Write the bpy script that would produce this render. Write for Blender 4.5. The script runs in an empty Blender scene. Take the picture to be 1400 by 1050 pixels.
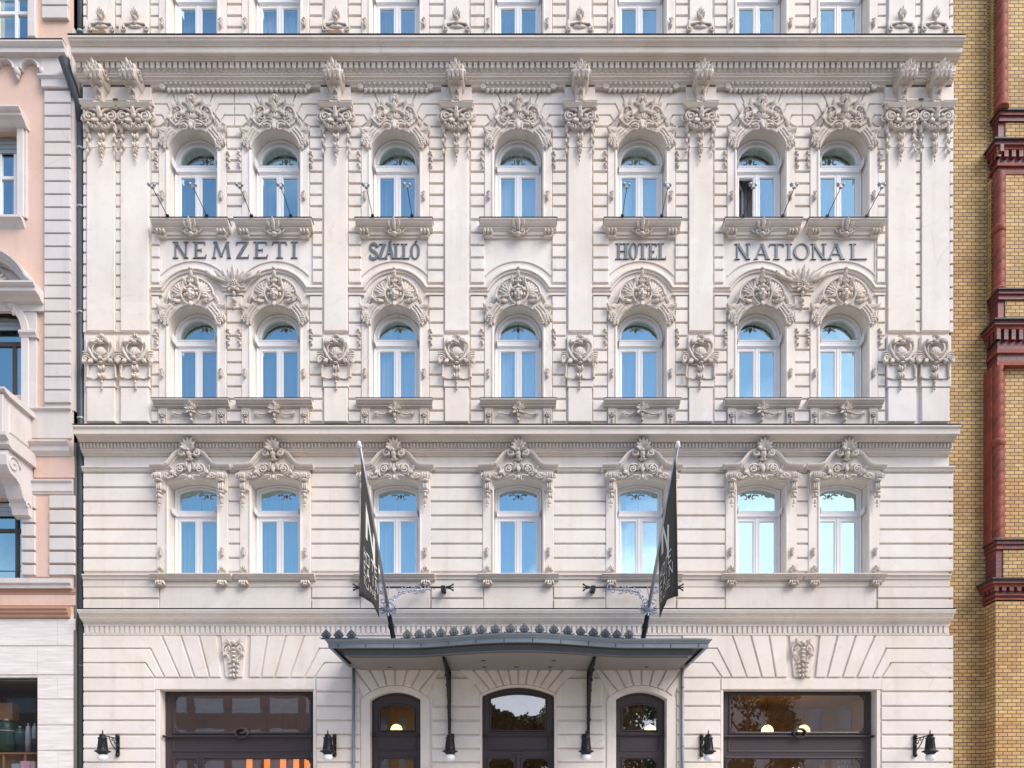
import bpy, math, random
from mathutils import Vector
from mathutils.geometry import tessellate_polygon
R = math.radians
random.seed(7)
sc = bpy.context.scene
COL = sc.collection
D, S, PX0, PY0, ZE = 20.0, 50.0, 707.0, 1135.0, 1.7
def X(px, p=0): return (px-PX0)/S*(1-p/D)
def Z(py, p=0): return ZE+(PY0-py)/S*(1-p/D)
def MX(px): return 1417.0-px            # the facade is symmetrical about 708.5

# ------------------------------------------------------------------ materials
def newmat(name):
    m = bpy.data.materials.new(name); m.use_nodes = True
    nt = m.node_tree; nt.nodes.clear()
    o = nt.nodes.new('ShaderNodeOutputMaterial')
    b = nt.nodes.new('ShaderNodeBsdfPrincipled')
    nt.links.new(b.outputs[0], o.inputs[0])
    return m, nt, b, o
def nd(nt, t, **kw):
    n = nt.nodes.new(t)
    for k, v in kw.items(): setattr(n, k, v)
    return n
def mixc(nt, fac, a, b, blend='MIX'):
    n = nt.nodes.new('ShaderNodeMix'); n.data_type = 'RGBA'; n.blend_type = blend
    for sock, v in ((n.inputs[0], fac), (n.inputs[6], a), (n.inputs[7], b)):
        if hasattr(v, 'is_linked') or hasattr(v, 'links'): nt.links.new(v, sock)
        else: sock.default_value = v if isinstance(v, (int, float)) else (*v[:3], 1)
    return n.outputs[2]
def noise(nt, vec, scale, detail=4, rough=.6, dist=0):
    n = nd(nt, 'ShaderNodeTexNoise'); n.inputs['Scale'].default_value = scale
    n.inputs['Detail'].default_value = detail; n.inputs['Roughness'].default_value = rough
    n.inputs['Distortion'].default_value = dist
    if vec is not None: nt.links.new(vec, n.inputs['Vector'])
    return n.outputs['Fac']
def ramp(nt, fac, a, b, ca=(0,0,0), cb=(1,1,1)):
    n = nd(nt, 'ShaderNodeValToRGB'); n.color_ramp.elements[0].position = a; n.color_ramp.elements[1].position = b
    n.color_ramp.elements[0].color = (*ca, 1); n.color_ramp.elements[1].color = (*cb, 1)
    nt.links.new(fac, n.inputs[0]); return n.outputs[0]
def mapping(nt, scale=(1,1,1), world=True):
    if world:
        g = nd(nt, 'ShaderNodeNewGeometry'); src = g.outputs['Position']
    else:
        g = nd(nt, 'ShaderNodeTexCoord'); src = g.outputs['Object']
    m = nd(nt, 'ShaderNodeMapping'); m.inputs['Scale'].default_value = scale
    nt.links.new(src, m.inputs['Vector']); return m.outputs[0]
def bump(nt, b, h, strength=.2, dist=.01):
    n = nd(nt, 'ShaderNodeBump'); n.inputs['Strength'].default_value = strength; n.inputs['Distance'].default_value = dist
    nt.links.new(h, n.inputs['Height']); nt.links.new(n.outputs[0], b.inputs['Normal'])
def stucco(name, base, dirt, amount=.5, streak=.35, rough=.85, bs=.25):
    m, nt, b, o = newmat(name)
    v = mapping(nt)
    f1 = ramp(nt, noise(nt, v, .45, 8, .65), .42, .75)
    f2 = ramp(nt, noise(nt, mapping(nt, (2.2, 2.2, .16)), 1.3, 6, .6), .52, .8)
    f3 = ramp(nt, noise(nt, v, 5, 6, .7), .55, .78)
    tint = (base[0]*1.03, base[1]*1.0, base[2]*.955)
    cool = (base[0]*.985, base[1]*1.0, base[2]*1.035)
    c0 = mixc(nt, ramp(nt, noise(nt, v, .21, 3), .4, .62), tint, cool)
    def sc_(f, k):
        n = nd(nt, 'ShaderNodeMath', operation='MULTIPLY'); nt.links.new(f, n.inputs[0]); n.inputs[1].default_value = k; return n.outputs[0]
    c1 = mixc(nt, sc_(f1, amount*.5), c0, dirt)
    c2 = mixc(nt, sc_(f2, streak), c1, dirt)
    c3 = mixc(nt, sc_(f3, amount*.45), c2, dirt)
    # hairline cracks and filled repairs
    vo = nd(nt, 'ShaderNodeTexVoronoi', feature='DISTANCE_TO_EDGE'); vo.inputs['Scale'].default_value = .55
    nv = nd(nt, 'ShaderNodeTexNoise'); nv.inputs['Scale'].default_value = 1.7; nv.inputs['Detail'].default_value = 5; nt.links.new(v, nv.inputs['Vector'])
    nt.links.new(mixc(nt, .35, v, nv.outputs['Color'], 'ADD'), vo.inputs['Vector'])
    ck = ramp(nt, vo.outputs['Distance'], .002, .011, (1,1,1), (0,0,0))
    cm_ = ramp(nt, noise(nt, v, .6, 3), .52, .60)
    mm = nd(nt, 'ShaderNodeMath', operation='MULTIPLY'); nt.links.new(ck, mm.inputs[0]); nt.links.new(cm_, mm.inputs[1])
    c3 = mixc(nt, sc_(mm.outputs[0], .16), c3, tuple(x*.55 for x in dirt))
    rp_ = ramp(nt, noise(nt, mapping(nt, (1, 1, 1.6)), .8, 2, .4), .63, .645)
    c3 = mixc(nt, sc_(rp_, .30), c3, tuple(min(.9, x*1.08) for x in base))
    nt.links.new(c3, b.inputs['Base Color']); b.inputs['Roughness'].default_value = rough
    b.inputs['Specular IOR Level'].default_value = .2
    bump(nt, b, noise(nt, v, 28, 5, .7), bs, .008)
    return m
def vary(m, k=.12):
    nt = m.node_tree; b = [n for n in nt.nodes if n.type == 'BSDF_PRINCIPLED'][0]
    l = b.inputs['Base Color'].links[0].from_socket; oi = nd(nt, 'ShaderNodeObjectInfo')
    mr = nd(nt, 'ShaderNodeMapRange'); mr.inputs[3].default_value = 1-k; mr.inputs[4].default_value = 1.0
    nt.links.new(oi.outputs['Random'], mr.inputs[0])
    nt.links.new(mixc(nt, 1.0, l, mr.outputs[0], 'MULTIPLY'), b.inputs['Base Color'])
def simple(name, col, rough=.5, metal=0, var=.15, scale=6, bs=.1, spec=.5):
    m, nt, b, o = newmat(name)
    v = mapping(nt)
    c = mixc(nt, noise(nt, v, scale, 5, .65), tuple(x*(1-var) for x in col), tuple(min(1, x*(1+var)) for x in col))
    nt.links.new(c, b.inputs['Base Color']); b.inputs['Roughness'].default_value = rough
    b.inputs['Metallic'].default_value = metal; b.inputs['Specular IOR Level'].default_value = spec
    if bs: bump(nt, b, noise(nt, v, scale*6, 4), bs, .004)
    return m
def emis(name, col, s):
    m, nt, b, o = newmat(name)
    b.inputs['Base Color'].default_value = (*col, 1)
    b.inputs['Emission Color'].default_value = (*col, 1); b.inputs['Emission Strength'].default_value = s
    return m
def glassm(name, fac, tint, trans=(.8,.85,.85), wave=.0):
    m, nt, b, o = newmat(name); nt.nodes.remove(b)
    t = nd(nt, 'ShaderNodeBsdfTransparent'); t.inputs[0].default_value = (*trans, 1)
    g = nd(nt, 'ShaderNodeBsdfGlossy'); g.inputs[0].default_value = (*tint, 1); g.inputs[1].default_value = .0
    x = nd(nt, 'ShaderNodeMixShader'); x.inputs[0].default_value = fac
    nt.links.new(t.outputs[0], x.inputs[1]); nt.links.new(g.outputs[0], x.inputs[2]); nt.links.new(x.outputs[0], o.inputs[0])
    if wave:
        n = nd(nt, 'ShaderNodeBump'); n.inputs['Strength'].default_value = wave; n.inputs['Distance'].default_value = .01
        nt.links.new(noise(nt, mapping(nt), 1.6, 2, .4), n.inputs['Height']); nt.links.new(n.outputs[0], g.inputs['Normal'])
    return m
def brickm():
    m, nt, b, o = newmat('yellow_brick')
    g = nd(nt, 'ShaderNodeNewGeometry')
    sx = nd(nt, 'ShaderNodeSeparateXYZ'); nt.links.new(g.outputs['Position'], sx.inputs[0])
    ad = nd(nt, 'ShaderNodeMath', operation='ADD'); nt.links.new(sx.outputs[0], ad.inputs[0]); nt.links.new(sx.outputs[1], ad.inputs[1])
    cx = nd(nt, 'ShaderNodeCombineXYZ'); nt.links.new(ad.outputs[0], cx.inputs[0]); nt.links.new(sx.outputs[2], cx.inputs[1])
    t = nd(nt, 'ShaderNodeTexBrick'); nt.links.new(cx.outputs[0], t.inputs['Vector'])
    t.offset = .5; t.inputs['Scale'].default_value = 1; t.inputs['Brick Width'].default_value = .235
    t.inputs['Row Height'].default_value = .1; t.inputs['Mortar Size'].default_value = .011; t.inputs['Mortar Smooth'].default_value = .25
    t.inputs['Bias'].default_value = -.1
    t.inputs['Color1'].default_value = (.46, .29, .115, 1); t.inputs['Color2'].default_value = (.63, .42, .18, 1)
    t.inputs['Mortar'].default_value = (.13, .075, .04, 1)
    v = mapping(nt)
    pink = mixc(nt, ramp(nt, noise(nt, v, .35, 3), .5, .72), t.outputs['Color'], (.95, .74, .66), 'MULTIPLY')
    # single bricks that fired paler or browner
    dark = mixc(nt, ramp(nt, noise(nt, mapping(nt, (4.2, 4.2, 10)), 1, 2), .6, .66), pink, (1.15, 1.12, 1.1), 'MULTIPLY')
    soot = mixc(nt, ramp(nt, noise(nt, v, .5, 6, .7), .5, .78), dark, (.62, .58, .56), 'MULTIPLY')
    nt.links.new(soot, b.inputs['Base Color']); b.inputs['Roughness'].default_value = .75
    inv = nd(nt, 'ShaderNodeMath', operation='SUBTRACT'); inv.inputs[0].default_value = 1; nt.links.new(t.outputs['Fac'], inv.inputs[1])
    bump(nt, b, inv.outputs[0], .8, .012)
    return m
def travm():
    m, nt, b, o = newmat('travertine')
    v = mapping(nt, (.7, .7, 9))
    c = mixc(nt, ramp(nt, noise(nt, v, 1.6, 8, .7, .4), .35, .7), (.82, .77, .75), (.60, .53, .49))
    c2 = mixc(nt, ramp(nt, noise(nt, mapping(nt, (1.5, 1.5, 22)), 2.2, 6, .8), .62, .68), c, (.5, .42, .37))
    nt.links.new(c2, b.inputs['Base Color']); b.inputs['Roughness'].default_value = .55
    return m
M = dict(
    wall=stucco('cream_stucco', (.77, .71, .66), (.52, .43, .36), .85, .4),
    trim=stucco('trim_stucco', (.71, .64, .585), (.44, .38, .33), .7, .3),
    orn=stucco('ornament_stucco', (.66, .59, .53), (.42, .35, .30), .7, .2, bs=.4),
    pink=stucco('pink_stucco', (.68, .495, .415), (.52, .35, .28), 1.0, .5, bs=.6),
    grey=stucco('grey_stucco', (.62, .58, .57), (.38, .34, .32), .6, .35),
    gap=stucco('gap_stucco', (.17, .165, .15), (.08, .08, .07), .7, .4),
    brown=stucco('brown_stone', (.46, .27, .20), (.30, .17, .12), .5, .3),
    white=simple('white_paint', (.80, .79, .80), .4, 0, .04, 3, .05),
    wood=simple('dark_wood', (.045, .031, .034), .42, 0, .3, 14, .3),
    darkframe=simple('brown_frame', (.06, .045, .042), .5, 0, .2, 9, .1),
    iron=simple('black_iron', (.022, .022, .025), .45, .5, .3, 12, .2),
    steel=simple('pole_steel', (.42, .43, .45), .35, .8, .1, 8, 0),
    galv=simple('galvanised_iron', (.36, .38, .46), .5, .4, .25, 20, .2),
    zinc=simple('zinc_sheet', (.22, .25, .285), .5, .25, .25, 2.5, .15),
    soffit=simple('canopy_soffit', (.23, .215, .205), .7, 0, .06, 2, .05),
    letter=simple('letter_metal', (.16, .175, .19), .5, .3, .3, 7, .2),
    pipe=simple('drain_pipe', (.06, .068, .078), .5, .2, .3, 4, .1),
    red=simple('red_terracotta', (.24, .05, .028), .7, 0, .8, 2.2, .5),
    redbrick=None, brick=brickm(), trav=travm(),
    lead=simple('dark_lead', (.045, .042, .044), .6, .1, .2, 5, .2),
    curtain=simple('sheer_curtain', (.42, .44, .45), .9, 0, .04, 2, 0),
    curtain_w=simple('white_curtain', (.85, .84, .84), .9, 0, .03, 2, 0),
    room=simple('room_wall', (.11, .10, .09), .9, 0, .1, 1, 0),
    roomwarm=simple('room_wall_warm', (.42, .24, .12), .8, 0, .35, 1.2, 0),
    glass=glassm('window_glass', .58, (.71, .985, 1.0), (.84, .90, .90), wave=.2),
    shopglass=glassm('shop_glass', .34, (.85, .86, .9), (.75, .75, .75), wave=.08),
    globe=simple('frosted_globe', (.82, .83, .88), .35, 0, .03, 3, 0),
    glow=emis('warm_glow', (1.0, .62, .22), 5.0), tube=emis('orange_tube', (1.0, .27, .03), 1.3),
    flag=simple('flag_cloth', (.020, .022, .022), .75, 0, .25, 3, .1),
    flagprint=simple('flag_print', (.62, .62, .60), .7, 0, .05, 3, 0),
    asphalt=stucco('asphalt', (.055, .055, .058), (.03, .03, .03), .6, 0, bs=.6),
    paving=stucco('paving', (.50, .47, .43), (.36, .33, .30), .6, 0, bs=.4), crest=simple('weathered_zinc', (.12, .13, .145), .6, .1, .35, 9, .2),
    modern=simple('modern_panel', (.20, .15, .13), .6, 0, .15, 1, 0),
    modglass=simple('modern_glass', (.30, .33, .36), .15, 0, .4, .5, 0, .9),
    cream2=stucco('opposite_stucco', (.58, .49, .42), (.4, .33, .28), .5, .3),
    ochre=stucco('ochre_stucco', (.55, .33, .12), (.38, .22, .09), .5, .3),
    bark=simple('bark', (.09, .065, .05), .9, 0, .3, 8, .5),
    leaf=simple('leaf_green', (.055, .085, .035), .7, 0, .5, 1.5, 0),
    green=simple('green_plastic', (.018, .05, .034), .45, 0, .15, 4, 0),
    card=simple('pink_carton', (.55, .32, .38), .7, 0, .1, 4, 0),
    tin=simple('tin_grey', (.35, .38, .40), .4, .3, .1, 4, 0),
    shelfwood=simple('shelf_wood', (.30, .16, .07), .6, 0, .3, 6, 0),
    plaster_damage=stucco('bare_masonry', (.30, .20, .14), (.13, .09, .06), .8, .2, bs=.8),
    openglass=glassm('clear_glass', .25, (.8, .95, 1), (.9, .9, .9)),
)
def redbrickm():
    m, nt, b, o = newmat('red_brick')
    g = nd(nt, 'ShaderNodeNewGeometry')
    sx = nd(nt, 'ShaderNodeSeparateXYZ'); nt.links.new(g.outputs['Position'], sx.inputs[0])
    ad = nd(nt, 'ShaderNodeMath', operation='ADD'); nt.links.new(sx.outputs[0], ad.inputs[0]); nt.links.new(sx.outputs[1], ad.inputs[1])
    cx = nd(nt, 'ShaderNodeCombineXYZ'); nt.links.new(ad.outputs[0], cx.inputs[0]); nt.links.new(sx.outputs[2], cx.inputs[1])
    t = nd(nt, 'ShaderNodeTexBrick'); nt.links.new(cx.outputs[0], t.inputs['Vector'])
    t.offset = .5; t.inputs['Scale'].default_value = 1; t.inputs['Brick Width'].default_value = .2
    t.inputs['Row Height'].default_value = .1; t.inputs['Mortar Size'].default_value = .008
    t.inputs['Color1'].default_value = (.24, .05, .04, 1); t.inputs['Color2'].default_value = (.14, .04, .045, 1)
    t.inputs['Mortar'].default_value = (.04, .02, .02, 1)
    nt.links.new(t.outputs['Color'], b.inputs['Base Color']); b.inputs['Roughness'].default_value = .5
    return m
M['redbrick'] = redbrickm()
vary(M['orn']); vary(M['trim'], .06); vary(M['curtain'], .6); vary(M['curtain_w'], .35)

# ------------------------------------------------------------------ mesh builder
class MB:
    def __init__(s): s.v = []; s.f = []; s.sm = []; s.mi = []; s.mats = []; s.cur = 0
    def mat(s, m):
        if m not in s.mats: s.mats.append(m)
        s.cur = s.mats.index(m); return s
    def add(s, vs, fs, smooth=False):
        o = len(s.v); s.v += [tuple(v) for v in vs]
        for f in fs: s.f.append(tuple(i+o for i in f)); s.sm.append(smooth); s.mi.append(s.cur)
    def box(s, x0, x1, p0, p1, z0, z1):      # p = metres in front of the facade plane
        if x0 > x1: x0, x1 = x1, x0
        y0, y1 = -p1, -p0
        s.add([(x0,y0,z0),(x1,y0,z0),(x1,y1,z0),(x0,y1,z0),(x0,y0,z1),(x1,y0,z1),(x1,y1,z1),(x0,y1,z1)],
              [(0,1,5,4),(1,2,6,5),(2,3,7,6),(3,0,4,7),(4,5,6,7),(3,2,1,0)])
    def plate(s, loops, p0, p1, bev=0):       # loops in (x,z): outer + holes; front face at p1
        lp = []
        for i, l in enumerate(loops):
            a = sum(l[k][0]*l[(k+1) % len(l)][1]-l[(k+1) % len(l)][0]*l[k][1] for k in range(len(l)))
            if (a < 0) == (i == 0): l = l[::-1]
            lp.append(l)
        front = []
        for l in lp:
            n = len(l); o = len(s.v)
            f = offset(l, bev) if bev else l
            s.v += [(x, -p0, z) for x, z in l] + [(x, -(p1-bev), z) for x, z in l]
            rows = 2
            if bev: s.v += [(x, -p1, z) for x, z in f]; rows = 3
            for r in range(rows-1):
                for k in range(n):
                    k2 = (k+1) % n; a, b = o+r*n, o+(r+1)*n
                    s.f.append((a+k, a+k2, b+k2, b+k)); s.sm.append(False); s.mi.append(s.cur)
            front.append((f, o+(rows-1)*n))
        idx = []
        for f, o in front: idx += [o+k for k in range(len(f))]
        if len(front) == 1 and convex(front[0][0]):
            s.f.append(tuple(idx)); s.sm.append(False); s.mi.append(s.cur)
        else:
            for t in tessellate_polygon([[Vector((x, z, 0)) for x, z in f] for f, _ in front]):
                a, b, c = [s.v[idx[i]] for i in t]
                cr = (b[0]-a[0])*(c[2]-a[2])-(b[2]-a[2])*(c[0]-a[0])
                if abs(cr) < 1e-9: continue
                q = tuple(idx[i] for i in t)
                s.f.append(q if cr > 0 else q[::-1]); s.sm.append(False); s.mi.append(s.cur)
    def extr(s, prof, x0, x1, caps=True):     # prof (p,z) from the top edge down, swept along X
        o = len(s.v); n = len(prof)
        s.v += [(x0, -p, z) for p, z in prof]+[(x1, -p, z) for p, z in prof]
        for k in range(n-1): s.f.append((o+k, o+k+1, o+n+k+1, o+n+k)); s.sm.append(False); s.mi.append(s.cur)
        if caps:
            for off, x, rev in ((o, x0, 0), (o+n, x1, 1)):
                q = [off+k for k in range(n)]
                s.v += [(x, 0, prof[-1][1]), (x, 0, prof[0][1])]; q += [len(s.v)-2, len(s.v)-1]
                for t in tessellate_polygon([[Vector((s.v[i][1], s.v[i][2], 0)) for i in q]]):
                    s.f.append(tuple(q[i] for i in t)); s.sm.append(False); s.mi.append(s.cur)
    def sweep(s, path, prof, closed=False, caps=True):   # path (x,z); prof (n,p) n along the left normal
        n = len(path); nor = normals(path, closed); o = len(s.v); m = len(prof)
        for (x, z), (nx, nz) in zip(path, nor):
            s.v += [(x+nx*a, -p, z+nz*a) for a, p in prof]
        for k in range(n if closed else n-1):
            k2 = (k+1) % n
            for j in range(m-1):
                s.f.append((o+k*m+j, o+k2*m+j, o+k2*m+j+1, o+k*m+j+1)); s.sm.append(False); s.mi.append(s.cur)
        if caps and not closed:
            for b in (o, o+(n-1)*m): s.f.append(tuple(b+j for j in range(m))); s.sm.append(False); s.mi.append(s.cur)
    def tube(s, pts, rad, seg=6, caps=True):
        pts = [Vector(p) for p in pts]; n = len(pts)
        if not hasattr(rad, '__len__'): rad = [rad]*n
        vs = []; up = None
        for i, p in enumerate(pts):
            t = (pts[min(i+1, n-1)]-pts[max(i-1, 0)]); t = t.normalized() if t.length > 1e-9 else Vector((0,0,1))
            if up is None:
                up = Vector((0,1,0)) if abs(t.y) < .9 else Vector((1,0,0))
            a = t.cross(up)
            if a.length < 1e-6: a = t.cross(Vector((1,0,0)))
            a.normalize(); b = a.cross(t).normalized(); up = b
            for k in range(seg):
                w = 2*math.pi*k/seg; vs.append(p+(a*math.cos(w)+b*math.sin(w))*rad[i])
        fs = [(i*seg+k, i*seg+(k+1) % seg, (i+1)*seg+(k+1) % seg, (i+1)*seg+k) for i in range(n-1) for k in range(seg)]
        if caps: fs += [tuple(range(seg))[::-1], tuple((n-1)*seg+k for k in range(seg))]
        s.add(vs, fs, True)
    def lathe(s, c, prof, seg=16, axis='z'):  # prof (r, h)
        vs = []
        for r, h in prof:
            for k in range(seg):
                a = 2*math.pi*k/seg
                vs.append((c[0]+r*math.cos(a), c[1]+r*math.sin(a), c[2]+h) if axis == 'z' else (c[0]+r*math.cos(a), c[1]+h, c[2]+r*math.sin(a)))
        n = len(prof)
        fs = [(i*seg+k, i*seg+(k+1) % seg, (i+1)*seg+(k+1) % seg, (i+1)*seg+k) for i in range(n-1) for k in range(seg)]
        fs += [tuple(range(seg))[::-1], tuple((n-1)*seg+k for k in range(seg))]
        s.add(vs, fs, True)
    def ell(s, c, r, seg=10, rings=6):
        vs = []; fs = []
        for i in range(rings+1):
            la = -math.pi/2+math.pi*i/rings
            for k in range(seg):
                lo = 2*math.pi*k/seg
                vs.append((c[0]+r[0]*math.cos(la)*math.cos(lo), c[1]+r[1]*math.cos(la)*math.sin(lo), c[2]+r[2]*math.sin(la)))
        for i in range(rings):
            for k in range(seg): fs.append((i*seg+k, i*seg+(k+1) % seg, (i+1)*seg+(k+1) % seg, (i+1)*seg+k))
        s.add(vs, fs, True)
    def build(s, name, mat=None, parent=None, loc=None):
        me = bpy.data.meshes.new(name); me.from_pydata(s.v, [], s.f); me.update()
        me.polygons.foreach_set('use_smooth', s.sm)
        ms = s.mats if s.mats else [mat]
        for m in ms: me.materials.append(M[m] if isinstance(m, str) else m)
        if s.mats: me.polygons.foreach_set('material_index', s.mi)
        me.validate()
        ob = bpy.data.objects.new(name, me); COL.objects.link(ob)
        if parent: ob.parent = parent
        if loc: ob.location = loc
        return ob
def normals(path, closed=False):
    n = len(path); out = []
    for i in range(n):
        a = path[(i-1) % n] if (closed or i > 0) else None
        c = path[(i+1) % n] if (closed or i < n-1) else None
        b = path[i]; ns = []
        for p, q in ((a, b), (b, c)):
            if p is None or q is None: continue
            dx, dz = q[0]-p[0], q[1]-p[1]; l = math.hypot(dx, dz) or 1e-9; ns.append((-dz/l, dx/l))
        if len(ns) == 2:
            mx, mz = ns[0][0]+ns[1][0], ns[0][1]+ns[1][1]; l = math.hypot(mx, mz) or 1e-9; mx /= l; mz /= l
            k = 1/max(.35, mx*ns[0][0]+mz*ns[0][1]); out.append((mx*k, mz*k))
        else: out.append(ns[0])
    return out
def offset(l, d): return [(x+nx*d, z+nz*d) for (x, z), (nx, nz) in zip(l, normals(l, True))]
def convex(l):
    sg = 0
    for i in range(len(l)):
        a, b, c = l[i-1], l[i], l[(i+1) % len(l)]
        cr = (b[0]-a[0])*(c[1]-b[1])-(b[1]-a[1])*(c[0]-b[0])
        if abs(cr) < 1e-9: continue
        if sg and (cr > 0) != (sg > 0): return False
        sg = cr
    return True
def rect(x0, x1, z0, z1): return [(x0,z0),(x1,z0),(x1,z1),(x0,z1)]
def archp(cx, zb, zs, r, rz=None, n=18, bottom=True):   # from bottom right over the top to bottom left
    rz = r if rz is None else rz
    a = [(cx+r*math.cos(math.pi*k/n), zs+rz*math.sin(math.pi*k/n)) for k in range(n+1)]
    return ([(cx+r, zb)]+a+[(cx-r, zb)]) if bottom else a
def segp(cx, zb, zs, hw, rise, n=12, bottom=True):
    Rr = (hw*hw+rise*rise)/(2*rise); a0 = math.asin(hw/Rr); zc = zs+rise-Rr
    a = [(cx+Rr*math.sin(a0-2*a0*k/n), zc+Rr*math.cos(a0-2*a0*k/n)) for k in range(n+1)]
    return ([(cx+hw, zb)]+a+[(cx-hw, zb)]) if bottom else a
def pxpoly(pts, p=0): return [(X(a, p), Z(b, p)) for a, b in pts]

def empty(name, loc=(0,0,0)):
    o = bpy.data.objects.new(name, None); COL.objects.link(o); o.location = loc; o.empty_display_size = .3; return o
def tag(o, label=None, cat=None, group=None, kind=None):
    if label: o['label'] = label
    if cat: o['category'] = cat
    if group: o['group'] = group
    if kind: o['kind'] = kind
    return o
def dup(o, parent=None, loc=None):
    c = o.copy(); COL.objects.link(c); c.parent = parent
    if loc is not None: c.location = loc
    for ch in list(o.children):
        dup(ch, c)
    return c

# ------------------------------------------------------------------ ornament builder: px units (u right, v up, w out)
U = .02
class OB(MB):
    def pt(s, u, v, w): return (u*U, -w*U, v*U)
    def bead(s, u, v, a, b=None, w=2, h=None, ang=0, seg=8):
        b = b or a; h = h or min(a, b)*1.1; vs = []; ca, sa = math.cos(R(ang)), math.sin(R(ang)); fs = []
        las = [-80, -20, 25, 58]
        for la in las:
            la = R(la)
            for k in range(seg):
                lo = 2*math.pi*k/seg; du, dv = a*math.cos(la)*math.cos(lo), b*math.cos(la)*math.sin(lo)
                vs.append(s.pt(u+du*ca-dv*sa, v+du*sa+dv*ca, w+h*math.sin(la)))
        vs.append(s.pt(u, v, w+h))
        for i in range(len(las)-1):
            for k in range(seg): fs.append((i*seg+k, i*seg+(k+1) % seg, (i+1)*seg+(k+1) % seg, (i+1)*seg+k))
        for k in range(seg): fs.append(((len(las)-1)*seg+k, (len(las)-1)*seg+(k+1) % seg, len(las)*seg))
        s.add(vs, fs, True)
    def cord(s, pts, th, w=2.5, taper=True, seg=5, n=None):
        # smooth curve through the control points
        P = [Vector((a[0], a[1], a[2] if len(a) > 2 else w)) for a in pts]; out = []
        n = n or 4
        for i in range(len(P)-1):
            p0, p1, p2, p3 = P[max(i-1,0)], P[i], P[i+1], P[min(i+2, len(P)-1)]
            for k in range(n):
                t = k/n; out.append(.5*((2*p1)+(p2-p0)*t+(2*p0-5*p1+4*p2-p3)*t*t+(3*p1-p0-3*p2+p3)*t**3))
        out.append(P[-1]); m = len(out)
        rad = [th*(1-.55*i/(m-1) if taper else 1)*U for i in range(m)]
        s.tube([s.pt(*p) for p in out], rad, seg)
    def scroll(s, u, v, r, a0, turns, th, w=2.5, d=1):
        pts = []; n = int(10*turns)+2
        for i in range(n):
            t = i/(n-1); a = R(a0)+d*2*math.pi*turns*t; rr = r*(1-.78*t)
            pts.append(s.pt(u+rr*math.cos(a), v+rr*math.sin(a), w+1.6*t))
        s.tube(pts, [th*(1-.4*i/(n-1))*U for i in range(n)], 5)
        s.bead(u, v, r*.26, w=w, h=2.4)
    def leaf(s, u0, v0, u1, v1, wid, bend=0, w0=1.5, w1=4, lobes=3, n=9):
        dx, dy = u1-u0, v1-v0; L = math.hypot(dx, dy); nx, ny = -dy/L, dx/L
        cu, cv = (u0+u1)/2+nx*bend, (v0+v1)/2+ny*bend
        vs = []; cols = [-1.05, -1, -.5, 0, .5, 1, 1.05]; hs = [-2.5, 0, 1.3, .3, 1.3, 0, -2.5]
        for i in range(n):
            t = i/(n-1); a, b, c = (1-t)**2, 2*t*(1-t), t*t
            pu, pv = a*u0+b*cu+c*u1, a*v0+b*cv+c*v1
            tu, tv = 2*(1-t)*(cu-u0)+2*t*(u1-cu), 2*(1-t)*(cv-v0)+2*t*(v1-cv); l = math.hypot(tu, tv) or 1
            qx, qy = -tv/l, tu/l
            hw = wid*(math.sin(math.pi*min(1, .12+t*.88))**.7+.02)*(1-.4*((t*lobes) % 1))
            ww = w0+(w1-w0)*math.sin(t*math.pi/2)
            for c_, h in zip(cols, hs): vs.append(s.pt(pu+qx*hw*c_, pv+qy*hw*c_, max(0, ww+h)))
        m = len(cols); fs = [(i*m+j, i*m+j+1, (i+1)*m+j+1, (i+1)*m+j) for i in range(n-1) for j in range(m-1)]
        fs.append(tuple((n-1)*m+j for j in range(m)))
        s.add(vs, fs, True)
    def fan(s, u, v, r0, r1, a0, a1, n, w=2.5, wid=None, h=3):
        for i in range(n):
            a = a0+(a1-a0)*i/(n-1); L = (r1-r0)/2; rm = (r0+r1)/2
            ww = wid or (rm*abs(R(a1-a0))/(n-1)*.5)
            s.bead(u+rm*math.cos(R(a)), v+rm*math.sin(R(a)), L, ww, w, h, a, 7)
    def rosette(s, u, v, r, w=2.5):
        s.fan(u, v, r*.25, r, 0, 300, 6, w, r*.33, 2.2); s.bead(u, v, r*.33, w=w+1.2)
    def palmette(s, u, v, r, w=3, tip=1.0):
        for a, k in ((90, 1), (62, .9), (118, .9), (34, .75), (146, .75)):
            s.leaf(u, v, u+r*k*math.cos(R(a)), v+r*k*tip*math.sin(R(a)), r*.2, bend=(a-90)*-.03, w0=w-1, w1=w+3, lobes=1, n=6)
        s.bead(u, v, r*.18, w=w+1.5)
def both(fn):   # draw mirrored
    fn(1); fn(-1)

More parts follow.
